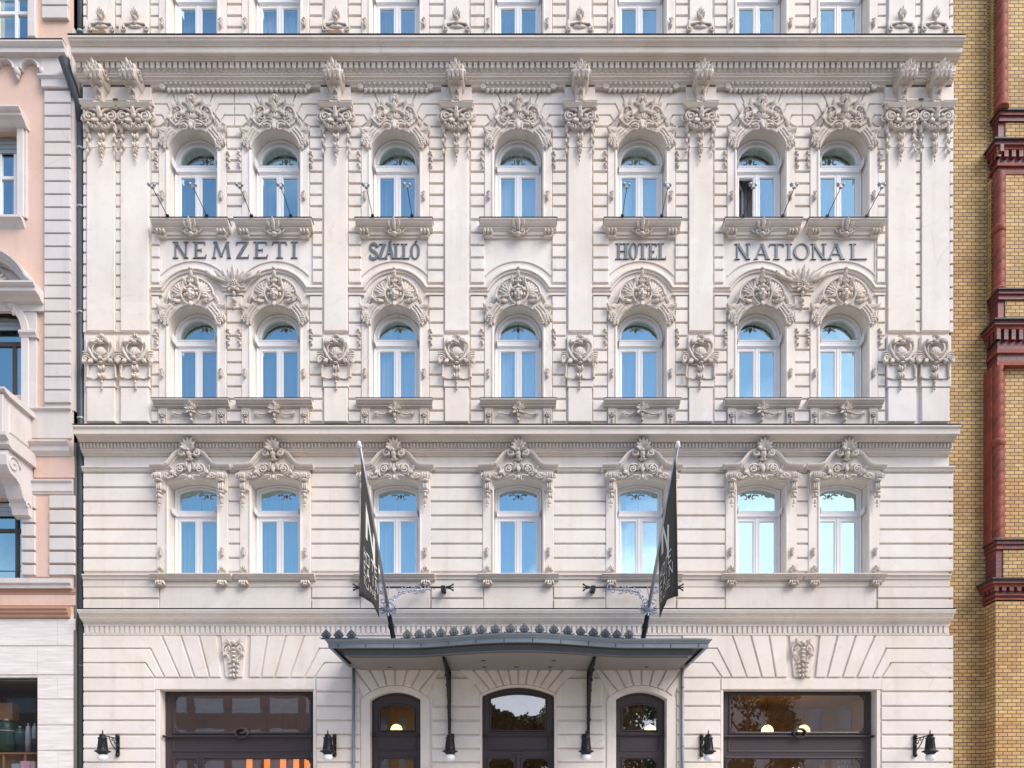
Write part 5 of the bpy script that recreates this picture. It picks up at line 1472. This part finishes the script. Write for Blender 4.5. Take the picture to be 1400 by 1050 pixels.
# upper window: hood, surround, sill
framed(b, X(-45), X(25.5), Z(300), Z(178), .20, .10)
b.plate([rect(X(-60), X(38.5), Z(300), Z(168)), rect(X(-57), X(35.5), Z(300), Z(171))], 0, .06, .01)
zh = Z(143, .45); b.extr([(0,zh+.01),(.45,zh),(.45,zh-.04),(.40,zh-.08),(.34,zh-.10),(.34,zh-.16),(.24,zh-.2),(.16,zh-.27),(.12,zh-.29),(0,zh-.29)], X(-70), X(40.5))
zs_ = Z(293, .2); b.extr([(0,zs_+.01),(.2,zs_),(.2,zs_-.06),(.12,zs_-.10),(0,zs_-.24)], X(-62), X(34.5))
lb(b, 'window_trim', 'grey')
b = MB()      # arched window: surround, imposts, pediment
cxa = X(-8); rr = .80
b.plate([ring(archp(cxa, Z(560), Z(457), 1.02, n=20), archp(cxa, Z(560), Z(457), rr, n=20))], 0, .12, .02)
b.plate([rect(cxa-1.22, cxa+1.2, Z(560), Z(408)), archp(cxa, Z(559.9), Z(457), 1.02, n=20)], 0, .07, .01)
for s_2 in (-1, 1):
    x0_, x1_ = (cxa+rr-.02, cxa+1.24) if s_2 > 0 else (cxa-1.24, cxa-rr+.02)
    b.extr([(.07,Z(457)),(.19,Z(457)),(.19,Z(457)-.06),(.14,Z(457)-.12),(.13,Z(457)-.16),(.07,Z(457)-.16)], x0_, x1_)
zp = Z(383, .55)
b.extr([(0,zp+.02),(.55,zp),(.55,zp-.05),(.50,zp-.09),(.45,zp-.11),(.45,zp-.2),(.30,zp-.22),(.2,zp-.30),(.10,zp-.32),(.10,zp-.5),(0,zp-.5)], cxa-1.36, cxa+1.42)
RP = 1.3; zc_ = zp-.42
path = [(cxa+1.42, zp)]+[(cxa+RP*math.cos(R(26+128*k/20))*1.02, zc_+RP*math.sin(R(26+128*k/20))*1.08) for k in range(21)]+[(cxa-1.42, zp)]
b.sweep(path, [(-.0,.0),(-.0,.50),(.05,.50),(.08,.42),(.13,.40),(.16,.33),(.22,.30),(.25,.1)])
b.plate([[(cxa+RP*1.0*math.cos(R(20+140*k/16)), zc_+RP*.98*math.sin(R(20+140*k/16))) for k in range(17)]], 0, .06)
b.ell((X(18), -.1, Z(420)), (.14, .05, .12), 8, 5); b.ell((X(22), -.09, Z(428)), (.08, .05, .14), 8, 5)
b.ell((X(-2), -.2, Z(407)), (.12, .12, .2), 10, 6)
lb(b, 'arched_surround', 'grey')
b = OB()
b.fan(0, 0, 4, 30, 8, 172, 13, 4, h=5); b.fan(0, 0, 1, 14, 15, 165, 8, 7, h=4)
o = b.build('shell', 'orn', ln); o.location = (16+cxa, -.06, zp+.03)
# balcony
bl = MB(); BX1 = X(5, 1.2); zt_ = Z(530, 1.2); zb_ = zt_-1.35
bl.extr([(0,zt_),(1.25,zt_),(1.25,zt_-.05),(1.2,zt_-.10),(1.05,zt_-.14),(0,zt_-.14)], LX0+4, BX1+.05)
bl.box(LX0+4.05, BX1-.05, 1.0, 1.13, zb_+.2, zt_-.14); bl.box(BX1-.18, BX1-.05, 0, 1.0, zb_+.2, zt_-.14)
bl.plate([rect(BX1-.75, BX1-.04, zb_+.2, zt_-.14)], 1.13, 1.18, .015)
bl.add([(BX1-.05, -.15, zb_+.32), (BX1-.05, -.95, zb_+.32), (BX1-.05, -.95, zt_-.24), (BX1-.05, -.15, zt_-.24), (BX1-.02, -.18, zb_+.36), (BX1-.02, -.92, zb_+.36), (BX1-.02, -.92, zt_-.28), (BX1-.02, -.18, zt_-.28)], [(0,1,5,4),(1,2,6,5),(2,3,7,6),(3,0,4,7),(4,5,6,7)])
bl.extr([(0,zb_+.21),(1.25,zb_+.2),(1.25,zb_+.12),(1.18,zb_+.08),(1.12,zb_+.05),(1.12,zb_-.06),(1.0,zb_-.12),(0,zb_-.14)], LX0+4, BX1+.08)
lb(bl, 'balcony', 'grey')
bl = MB()      # scrolled console under the balcony
xcn = X(14, .6); zc0 = zb_-.14
side = [(0,zc0),(1.0,zc0),(1.08,zc0-.15),(1.05,zc0-.40),(.92,zc0-.55),(.70,zc0-.60),(.55,zc0-.70),(.46,zc0-.88),(.40,zc0-1.0),(.30,zc0-1.06),(.24,zc0-1.2),(.20,zc0-1.35),(0,zc0-1.40)]
bl.extr(side, xcn-.22, xcn+.22)
for sx in (-1, 1):
    bl.tube([(xcn+sx*.23, -.80+.25*(1-.055*k)*math.cos(k*.5), zc0-.30+.25*(1-.055*k)*math.sin(k*.5)) for k in range(17)], .028, 5)
    bl.tube([(xcn+sx*.23, -.24+.1*(1-.08*k)*math.cos(k*.6), zc0-1.12+.1*(1-.08*k)*math.sin(k*.6)) for k in range(11)], .018, 5)
lb(bl, 'balcony_console', 'grey')
b = MB()      # strings and bands
z0 = Z(600.5, .25); b.extr([(0,z0+.02),(.25,z0),(.25,z0-.05),(.2,z0-.10),(.16,z0-.14),(.15,z0-.25),(.08,z0-.33),(.06,z0-.36),(0,z0-.36)], X(28), X(99))
b.extr([(0,Z(560)+.02),(.12,Z(560)),(.12,Z(561.5)),(.05,Z(563)),(.05,Z(600)),(0,Z(600))], X(44), X(99))
z0 = Z(655, .12); b.extr([(0,z0+.01),(.12,z0),(.12,z0-.04),(.07,z0-.08),(.07,z0-.3),(.04,z0-.32),(.04,z0-.36),(0,z0-.37)], LX0, X(101))
for a_, c_ in ((679, 697), (699, 716.3), (718, 735), (737, 754), (756, 772), (774, 788)):
    b.plate([rect(X(69.5), X(104), Z(c_)+.02, Z(a_))], 0, .08, .012); b.plate([rect(X(31.5), X(50), Z(c_)+.02, Z(a_))], 0, .08, .012)
z0 = Z(790.5, .18); b.extr([(0,z0+.01),(.18,z0),(.18,z0-.12),(.12,z0-.16),(.12,z0-.24),(0,z0-.25)], LX0, X(100.5))
lb(b, 'string_course', 'grey')
b = MB(); z0 = Z(829, .22); b.extr([(0,z0+.03),(.16,z0+.02),(.22,z0),(.22,z0-.05),(.17,z0-.08),(.17,z0-.14),(.11,z0-.17),(.11,z0-.24),(.05,z0-.26),(0,z0-.27)], LX0, X(97))
b.box(LX0, X(104), 0, .03, Z(810), Z(804)); b.box(LX0, X(104), 0, .05, Z(812.5), Z(811))
lb(b, 'brown_cornice', 'brown')
b = MB(); b.box(X(50), X(69.5), .0, .03, Z(789), Z(680)); b.box(LX0, X(104), 0, .028, Z(828), Z(813)); b.plate([rect(X(47), X(102.5), Z(654), Z(625))], 0, .035, .01)
k = X(52)
while k < X(97): b.box(k, k+.05, .0, .06, Z(624.5), Z(619.5)); k += .088
lb(b, 'pink_panel', 'pink')
b = MB()      # travertine slabs
def slabs(x0, x1, ya, yb, cuts):
    xs_ = [x0]+cuts+[x1]
    for u, v in zip(xs_[:-1], xs_[1:]): b.plate([rect(X(u)+.004, X(v)-.004, Z(yb)+.005, Z(ya)-.005)], 0, .03, .004)
slabs(-60, 104, 846, 883, [-10, 79]); slabs(-60, 104, 884, 922.5, [52]); slabs(52, 104, 923.5, 955.5, [79]); slabs(52, 104, 956.5, 991, []); slabs(52, 104, 992, 1025.5, [])
slabs(52, 104, 1027, 1062, [80]); slabs(52, 104, 1063, 1100, []); slabs(52, 104, 1101, 1150, []); slabs(52, 104, 1151, 1215, [])
lb(b, 'travertine_slab', 'trav')
def lwin(x0, x1, z0, z1, muls, trans, mt, dep=.28, arch=False, name='window', gmat='glass', fw=.08):
    muls = sorted(muls); b = MB(); xs_ = [x0+fw]+sum([[m-.045, m+.045] for m in muls], [])+[x1-fw]
    ls = []
    if arch:
        r = (x1-x0)/2; c_ = (x0+x1)/2; outer = archp(c_, z0, z1-r, r+.02, n=20)
        t_ = archp(c_, 0, max(trans+.04, z1-r), r-fw, n=20, bottom=False)
    else:
        outer = rect(x0-.02, x1+.02, z0, z1+.02); t_ = None
    if arch: ls.append(t_)
    else: ls += [rect(a_, c2, trans+.05, z1-fw) for a_, c2 in zip(xs_[::2], xs_[1::2])]
    ls += [rect(a_, c2, z0+fw, trans-.05) for a_, c2 in zip(xs_[::2], xs_[1::2])]
    b.plate([outer]+ls, -dep-.08, -dep, .012)
    o = lb(b, name, mt)
    p = MB(); p.add([(x0, dep+.05, z0), (x1, dep+.05, z0), (x1, dep+.05, z1-.05), (x0, dep+.05, z1-.05)], [(0,1,2,3)])
    p.build('pane', gmat, o)
    c_ = MB(); n = 60
    for (u0, u1) in ((x0-.1, x0+(x1-x0)*.36), (x0+(x1-x0)*.66, x1+.1)):
        vs = [(u0+(u1-u0)*i/n, dep+.22+.03*math.sin(i*.9), z) for z in (z0, z1) for i in range(n+1)]
        c_.add(vs, [(i, i+1, n+2+i, n+1+i) for i in range(n)], True)
    c_.build('curtain', 'curtain_w', o)
    return o
lwin(X(-14), X(41), Z(54), Z(-20), [X(14.5)], Z(5), 'white', .22)
lwin(X(-45), X(25.5), Z(296), Z(178), [X(-8), X(-27), X(13)], Z(233), 'white', .22)
lwin(cxa-.8, cxa+.8, Z(560), Z(457)+.8, [X(8.5), X(-24)], Z(461), 'darkframe', .3, arch=True)
lwin(X(-46), X(32), Z(790), Z(681), [X(14), X(-28)], Z(720), 'darkframe', .25)
b = MB()       # roller blind boxes
for x0_, x1_, z0_, z1_ in ((X(-45), X(25.5), Z(200), Z(178)), (cxa-.78, cxa+.78, Z(451,-.2), Z(436,-.2)), (X(-46), X(32), Z(701), Z(681))):
    n = int((z1_-z0_)/.06)
    for k in range(n): b.box(x0_+.02, x1_-.02, -.24, -.20-.012*(k % 2), z0_+k*.06, z0_+k*.06+.055)
lb(b, 'roller_blind', 'tin')
b = MB()
for x0_, x1_, z_, in ((X(-46), X(31), Z(787)),): 
    b.tube([(x0_, -.06, z_+.1), (x1_, -.06, z_+.1)], .014, 5); b.tube([(X(25), -.02, z_), (X(31.5), -.1, z_+.25)], .014, 5)
lb(b, 'window_rail', 'iron')
# shop with goods behind its glass
b = MB(); b.plate([rect(X(-95), X(51.5), 0, Z(926)), rect(X(-92), X(50), .6, Z(927.5))], -.2, -.12, .01)
o = lb(b, 'shop_window', 'lead'); p = MB(); p.add([(X(-92), .16, .6), (X(50), .16, .6), (X(50), .16, Z(928)), (X(-92), .16, Z(928))], [(0,1,2,3)]); p.build('pane', glassm('dark_shop_glass', .10, (.8,.85,.9), (.8,.8,.8)), o)
b = MB(); b.box(X(-95), X(52), -2.6, -2.5, 0, 6); b.box(X(52), X(53), -2.5, -.41, 0, 6); b.box(X(-95), X(52), -2.5, -.41, Z(926), Z(924)); lb(b, 'shop_room', 'room')
b = MB(); b.box(X(-60), X(50.5), -.9, -.35, Z(1031, -.4)-.0, Z(1029, -.4)); b.box(X(-60), X(50.5), -.92, -.88, 0, Z(1029,-.4))
for q in (-55, -10, 20): b.box(X(q), X(q)+.05, -.42, -.38, 0, Z(1031,-.4))
e = tag(empty('display_shelf', (-13.5, .6, 0)), 'wooden display shelf behind the glass of the left shop', 'shelf')
o = b.build('board', 'shelfwood', e); o.location = (13.5, -.6, 0)
def goods(name, lab, cat, px0, px1, py0, py1, dep, mt, capn=None, grp=None):
    x0_, x1_, z0_, z1_ = X(px0, -dep), X(px1, -dep), Z(py1, -dep), Z(py0, -dep)
    e = tag(empty(name, ((x0_+x1_)/2, dep, z0_)), lab, cat, grp); hw = (x1_-x0_)/2; hh = z1_-z0_
    b = MB(); n = 5
    prof_ = [(hw*1.0, 0), (hw, hh*.72), (hw*.93, hh*.88), (hw*.72, hh*.97), (hw*.5, hh)] if name != 'carton' else [(hw, 0), (hw, hh)]
    if name == 'carton':
        b.plate([rect(-hw, hw, 0, hh)], -.2, .1, .006); b.build('box', mt, e)
        b = MB(); b.box(-hw*.96, hw*.96, -.19, .09, hh+.001, hh+.012); b.build('lid', mt, e)
    else:
        b.lathe((0, 0, 0), prof_, 14); b.build('body', mt, e)
        b = MB(); b.lathe((0, 0, hh), [(hw*.3, 0), (hw*.34, .01), (hw*.34, .06), (hw*.2, .07)], 10); b.build('cap', 'tin', e)
        b = MB(); b.lathe((0, 0, 0), [(hw*1.01, hh*.66), (hw*1.03, hh*.67), (hw*1.01, hh*.69)], 14); b.build('rim', 'tin', e)
goods('canister', 'large green canister on the left shop shelf', 'canister', -2, 20, 986, 1028, .7, 'green')
goods('canister', 'small dark green canister right of the large green one', 'canister', 21.5, 33, 996, 1013, .75, 'green')
goods('jar', 'left one of two grey jars on the left shop shelf', 'jar', 35, 42, 992, 1028, .62, 'tin')
goods('jar', 'right one of two grey jars on the left shop shelf', 'jar', 44, 50.5, 992, 1010, .62, 'tin')
goods('carton', 'pale pink carton below the shelf, beside the shop pier', 'carton', 31, 43.5, 1041.5, 1062, .4, 'card')
goods('carton', 'darker pink carton touching the shop pier', 'carton', 44.5, 51, 1042, 1062, .42, 'card')
goods('carton', 'grey carton lying below the shelf, left of the pink ones', 'carton', 19, 30, 1045, 1062, .42, 'tin')
goods('carton', 'brown carton standing behind the large green canister', 'carton', -12, 20, 962, 985, .95, 'shelfwood')
# printed poster and glass lettering in the right shop window
def textmesh(txt, size, name, mt, parent, loc):
    cu = bpy.data.curves.new('t', 'FONT'); cu.body = txt; cu.size = size; cu.extrude = .003; cu.align_x = 'LEFT'
    to = bpy.data.objects.new('t', cu); COL.objects.link(to); bpy.context.view_layer.update()
    me = bpy.data.meshes.new_from_object(to.evaluated_get(bpy.context.evaluated_depsgraph_get())); bpy.data.objects.remove(to)
    me.materials.clear(); me.materials.append(M[mt]); o = bpy.data.objects.new(name, me); COL.objects.link(o); o.parent = parent; o.location = loc; o.rotation_euler = (R(90), 0, 0); return o
e = tag(empty('poster', (X(1143, -.55), .55, Z(1075, -.55))), 'orange brown poster with rows of pale lettering inside the right shop window', 'poster')
b = MB(); b.box(-.45, .62, -.02, 0, 0, .88); b.build('panel', 'brown', e)
b = MB(); b.box(-.30, -.12, 0, .01, .02, .86); b.build('red_stripe', 'red', e)
textmesh('ZNNPI', .17, 'lettering', 'curtain_w', e, (.02, -.01, .66)); textmesh('ANTI', .17, 'lettering', 'curtain_w', e, (.02, -.01, .48))
e = tag(empty('window_lettering', (X(1078, -.28), .285, Z(1062, -.28))), 'large white letters on the glass of the right shop window, bottom edge of the view', 'lettering')
textmesh('Al', .38, 'letters', 'curtain_w', e, (0, 0, 0))
# ================================================================== RIGHT NEIGHBOUR: BRICK
rb = tag(empty('brick_building', (13.5, 0, 0)), 'yellow brick building with red twisted terracotta shafts at the right edge', 'building')
def rbb(b, name, mt): o = b.build(name, mt, rb); o.location = (-13.5, 0, 0); return o
XW = XR+.005; XP = X(1345, 0)
b = MB(); b.box(XW, XP+.1, -14, -.02, -.3, 27.4); b.box(XP+.1, 24, -14, -.06, -.3, 27.4); rbb(b, 'wall', 'brick')
PP = .50
def pier(z0, z1, xs_, p): 
    b = MB(); b.box(xs_, 24, -.03, p, z0, z1); return b
# lower pier
rbb(pier(-.3, Z(822, .5), XP, PP), 'pier', 'brick')
# corbel tables: two lead copings, read from the photograph at three levels
def corbel(ya, yb, yd, xp, pb):
    b = MB(); x0 = X(xp); P1, P2 = pb+.12, pb+.26
    zA, zB, zC = Z(ya, P1), Z(yb, P2), Z(yd, pb+.06)
    def blk(dx, p, z0, z1, mt): b.mat(mt); b.box(x0-dx, 24, -.03, p, z0, z1)
    blk(-.06, pb-.04, zB, zA-.24, 'redbrick'); blk(-.04, pb+.02, zA-.24, zA-.12, 'redbrick'); blk(-.01, pb+.07, zA-.12, zA-.035, 'redbrick'); b.mat('lead'); b.box(x0-.03, 24, -.03, P1, zA-.035, zA)
    b.mat('brick'); b.box(x0+.24, 24, pb-.04, pb-.015, zB+.02, zA-.26)
    blk(.17, pb+.19, zB-.13, zB-.035, 'redbrick'); b.mat('lead'); b.box(x0-.22, 24, -.03, P2, zB-.035, zB)
    blk(.11, pb+.13, zB-.21, zB-.13, 'red'); h = (zB-.21-zC)
    for k in range(13): b.mat('redbrick'); b.box(x0-.08+k*.2, x0+.03+k*.2, pb+.04, pb+.12, zB-.21-h*.3, zB-.21)
    for k in range(3): b.box(x0-.09, x0, .06+k*.17, .16+k*.17, zB-.21-h*.3, zB-.21)
    blk(.0, pb+.03, zC+h*.45, zB-.21, 'redbrick'); blk(.05, pb+.09, zC+h*.34, zC+h*.45, 'red'); blk(.0, pb+.03, zC+h*.12, zC+h*.34, 'redbrick'); blk(.03, pb+.06, zC, zC+h*.12, 'red')
    rbb(b, 'corbel_table', None); return zA, zC
C1 = corbel(148, 187, 238, 1356, .22); C2 = corbel(393, 434, 499, 1351, .36); C3 = corbel(736, 789, 820, 1345, .46)
def shaft(z0, z1, ring_z, cpx, strip):
    b = MB(); xc, yc = X(cpx, .36), -.30; n = int((z1-z0)/.02); sg = 24; vs = []
    for i in range(n+1):
        z = z0+(z1-z0)*i/n
        for k in range(sg):
            a_ = 2*math.pi*k/sg; ph = (2*a_/(2*math.pi)-z/.30) % 1
            r = .092+.048*math.sin(math.pi*ph)**.35
            vs.append((xc+r*math.cos(a_), yc+r*math.sin(a_), z))
    b.add(vs, [(i*sg+k, i*sg+(k+1) % sg, (i+1)*sg+(k+1) % sg, (i+1)*sg+k) for i in range(n) for k in range(sg)], True)
    for zz in ring_z: b.lathe((xc, yc, zz), [(.13,-.12),(.17,-.08),(.175,.0),(.17,.06),(.13,.10)], 16)
    b.lathe((xc, yc, z0), [(.18,0),(.18,.06),(.14,.10)], 16)
    rbb(b, 'twisted_shaft', 'red')
    w_ = MB(); w_.box(xc+.15, 24, -.03, .26, z0, z1); w_.box(xc-.10, xc+.15, -.03, .12, z0, z1); rbb(w_, 'pier', 'brick')
    w_ = MB(); w_.box(xc+.155, xc+.20, .26, .29, z0, z1)
    if strip: w_.box(xc-.18, xc-.13, -.03, .30, z0, z1)
    rbb(w_, 'shaft_moulding', 'red')
shaft(C1[0]+.0, 27.3, [], 1371, 0); shaft(C2[0], C1[1], [Z(306, .5)], 1367.5, 0); shaft(C3[0], C2[1], [Z(601, .5)], 1366, 1)

# ================================================================== STREET AND WHAT FACES THE HOUSE
def st(b, name, mt): return tag(b.build(name, mt), kind='structure')
b = MB(); b.box(-150, 150, -60, 150, -.9, -.004) ; st(b, 'ground', 'asphalt')
b = MB(); b.box(-60, 60, 0, 9.2, -.3, .12); st(b, 'pavement', 'paving')  # out of view; made wide and pale to bounce fill light onto the facade
b = MB(); b.box(-60, 60, 9.2, 9.4, -.3, .135); st(b, 'kerb', 'trim')
b = MB(); b.box(-60, 60, 33, 44, -.3, .12); st(b, 'pavement', 'paving')
def facing(name, lab, x0, x1, y, h, wall, glass, nx, nz, wfrac=(.5, .6), trim=None):
    e = tag(empty(name, ((x0+x1)/2, y, 0)), lab, 'building'); cx_ = (x0+x1)/2
    b = MB(); b.box(x0-cx_, x1-cx_, .2, 12, 0, h); 
    dx, dz = (x1-x0)/nx, h/nz; loops = []
    for i in range(nx):
        for j in range(nz):
            a_, c_ = x0-cx_+dx*(i+.5), dz*(j+.5); loops.append(rect(a_-dx*wfrac[0]/2, a_+dx*wfrac[0]/2, c_-dz*wfrac[1]/2, c_+dz*wfrac[1]/2))
    outer = rect(x0-cx_, x1-cx_, 0, h)
    n0 = len(b.v)
    for j in range(nz+1):
        zlo = 0 if j == 0 else dz*(j-.5)+dz*wfrac[1]/2; zhi = h if j == nz else dz*(j+.5)-dz*wfrac[1]/2
        b.box(x0-cx_, x1-cx_, -.2, .0, zlo, zhi)
    for j in range(nz):
        for i in range(nx+1):
            xlo = x0-cx_ if i == 0 else x0-cx_+dx*(i-.5)+dx*wfrac[0]/2; xhi = x1-cx_ if i == nx else x0-cx_+dx*(i+.5)-dx*wfrac[0]/2
            b.box(xlo, xhi, -.2, -.001, dz*(j+.5)-dz*wfrac[1]/2, dz*(j+.5)+dz*wfrac[1]/2)
    b.v = [(-x, -yy, z) for x, yy, z in b.v]          # turn it to face the hotel
    b.build('wall', wall, e)
    for i in range(nx):
        for j in range(nz):
            f = MB(); l = loops[i*nz+j]; l = [(-q[0], q[1]) for q in l]
            xa_, xb_ = min(q[0] for q in l), max(q[0] for q in l); za_, zb2 = l[0][1], l[2][1]
            f.box(xa_, xb_, -.12, -.10, za_, zb2)
            for q in range(1, 3): f.box(xa_+(xb_-xa_)*q/3-.04, xa_+(xb_-xa_)*q/3+.04, -.10, -.06, za_, zb2)
            f.v = [(x, -yy, z) for x, yy, z in f.v]; f.build('window', glass, e)
    if trim:
        t = MB(); t.box(-(x1-cx_)-.3, (x1-cx_)+.3, -12.2, .5, h, h+.5)
        for j in range(1, nz): t.box(-(x1-cx_), (x1-cx_), 0.0, .18, dz*j-.1, dz*j+.1)
        t.v = [(x, -yy, z) for x, yy, z in t.v]; t.build('cornice', trim, e)
    # windows and wall face +Y (towards the hotel)
    for ch in e.children: ch.rotation_euler = (0, 0, math.pi)
    return e
facing('office_building', 'dark modern office block with a grid of windows across the street', -62, -20, -62, 21, 'modern', 'modglass', 10, 6, (.8, .5))
facing('ochre_building', 'ochre plastered town house across the street', -19, -8, -66, 16, 'ochre', 'modglass', 5, 4, (.4, .6), 'cream2')
facing('town_house', 'cream town house with tall windows across the street', 28, 64, -70, 22, 'cream2', 'modglass', 10, 5, (.42, .62), 'cream2')
def treemesh(seed, h, rx, n):
    rnd = random.Random(seed); b = MB(); cl_ = []
    for _ in range(26):
        a_, t, rr_ = rnd.uniform(0, 6.28), rnd.uniform(-.9, 1), rnd.uniform(.35, 1)
        cl_.append((rx*rr_*math.cos(a_)*math.sqrt(1-t*t*.8), rx*rr_*math.sin(a_)*math.sqrt(1-t*t*.8), h*.64+h*.32*t, rnd.uniform(.7, 1.5)))
    for _ in range(n):
        c_ = rnd.choice(cl_); v = Vector((rnd.gauss(0,1), rnd.gauss(0,1), rnd.gauss(0,1))).normalized()*c_[3]*rnd.uniform(.5, 1.15); q = Vector(c_[:3])+v
        u = Vector((rnd.gauss(0,1), rnd.gauss(0,1), rnd.gauss(0,1))).normalized(); w2 = u.orthogonal().normalized(); s2 = rnd.uniform(.14, .32)
        b.add([q-u*s2, q+w2*s2*.5, q+u*s2, q-w2*s2*.5], [(0,1,2,3)])
    cr_ = b.build('crown', 'leaf').data; bpy.data.objects.remove(bpy.data.objects['crown'])
    b = MB(); b.tube([(0,0,0),(.05,0,h*.3),(-.05,.1,h*.55),(0,0,h*.85)], [.28,.2,.14,.04], 8)
    for k in range(7):
        a_ = k*.9; b.tube([(0,0,h*(.34+.06*k)),(rx*.35*math.cos(a_), rx*.35*math.sin(a_), h*(.45+.06*k)),(rx*.7*math.cos(a_), rx*.7*math.sin(a_), h*(.52+.06*k))], [.1,.07,.02], 6)
    tr_ = b.build('trunk', 'bark').data; bpy.data.objects.remove(bpy.data.objects['trunk']); return tr_, cr_
TM = [treemesh(1, 13, 3.2, 8500), treemesh(2, 15, 4.2, 6500)]
for k, (x_, y_, t_, s_3, lab) in enumerate(((-2.6, -46, 0, 1.0, 'leafy street tree across the road, reflected at the left of the middle door'), (.6, -48, 0, .97, 'leafy street tree across the road, reflected in the centre of the middle door'),
        (4.4, -47, 0, 1.03, 'leafy street tree across the road, reflected at the right of the middle door'), (11, -46, 1, .95, 'broad street tree across the road, reflected in the right door'),
        (21, -46, 1, 1.12, 'tall broad street tree across the road, reflected in the right shop window'))):
    e = tag(empty('street_tree', (x_, y_, 0)), lab, 'tree', 'street trees across the road'); e.scale = (s_3,)*3; e.rotation_euler = (0, 0, k*1.7)
    put(TM[t_][0], 'trunk', e); put(TM[t_][1], 'crown', e)
# ================================================================== camera, light
cam = bpy.data.cameras.new('camera'); co_ = bpy.data.objects.new('camera', cam); COL.objects.link(co_)
co_.location = (0, -D, ZE); co_.rotation_euler = (R(90), 0, 0)
cam.sensor_width = 36; cam.lens = 36*D/28.0; cam.shift_y = (PY0-525)/1400; cam.shift_x = -(PX0-700)/1400
cam.clip_start = .1; cam.clip_end = 2000; sc.camera = co_
wd = bpy.data.worlds.new('World'); sc.world = wd; wd.use_nodes = True; nt = wd.node_tree; nt.nodes.clear()
SUN_EL, SUN_AZ = 42, 53      # azimuth to the right of the camera, sun high over the street
out = nt.nodes.new('ShaderNodeOutputWorld'); bg = nt.nodes.new('ShaderNodeBackground'); sky = nt.nodes.new('ShaderNodeTexSky')
sky.sky_type = 'NISHITA'; sky.sun_disc = False; sky.sun_elevation = R(SUN_EL); sky.sun_rotation = R(180-SUN_AZ); sky.air_density = 1.0; sky.dust_density = .6; sky.ozone_density = 3.2
tc = nt.nodes.new('ShaderNodeTexCoord'); mp2 = nt.nodes.new('ShaderNodeMapping'); mp2.inputs['Scale'].default_value = (1, 1, 2.0); mp2.inputs['Location'].default_value = (4.1, 3.3, .4)
nt.links.new(tc.outputs['Generated'], mp2.inputs[0])
nz = noise(nt, mp2.outputs[0], 2.1, 7, .58, .3)
sp = nt.nodes.new('ShaderNodeSeparateXYZ'); nt.links.new(tc.outputs['Generated'], sp.inputs[0])
def mth(op, a, b):
    n = nt.nodes.new('ShaderNodeMath'); n.operation = op
    for i, v in enumerate((a, b)):
        if isinstance(v, (int, float)): n.inputs[i].default_value = v
        else: nt.links.new(v, n.inputs[i])
    return n.outputs[0]
# banks of cloud lie lower and to the right over the opposite roofs; higher up it is mostly clear, below the added overhead cap
cl = ramp(nt, mth('ADD', nz, mth('SUBTRACT', mth('MULTIPLY', sp.outputs[0], .5), mth('MULTIPLY', sp.outputs[2], 1.1))), .10, .27)
veil = ramp(nt, noise(nt, mp2.outputs[0], 1.4, 6, .6, .5), .46, .66)
veil = mth('MULTIPLY', veil, .42); cl = mth('MAXIMUM', cl, veil); top = ramp(nt, mth('ADD', sp.outputs[2], mth('MULTIPLY', nz, .2)), .86, .98); cl = mth('MAXIMUM', cl, top)  # top: unseen white cloud cap overhead, added as soft fill light
mx = mixc(nt, cl, sky.outputs[0], (7.6, 7.9, 8.6))
nt.links.new(mx, bg.inputs[0]); bg.inputs[1].default_value = .15; nt.links.new(bg.outputs[0], out.inputs[0])
sl = bpy.data.lights.new('sun', 'SUN'); sl.energy = 2.65; sl.angle = R(36); sl.color = (1.0, .922, .85)
so = bpy.data.objects.new('sun', sl); COL.objects.link(so)
d = Vector((-math.sin(R(SUN_AZ))*math.cos(R(SUN_EL)), math.cos(R(SUN_AZ))*math.cos(R(SUN_EL)), -math.sin(R(SUN_EL))))
so.rotation_euler = d.to_track_quat('-Z', 'Y').to_euler(); so.location = (20, -30, 40)
sc.view_settings.view_transform = 'Standard'; sc.view_settings.look = 'None'; sc.view_settings.gamma = 1; sc.view_settings.exposure = 0.56
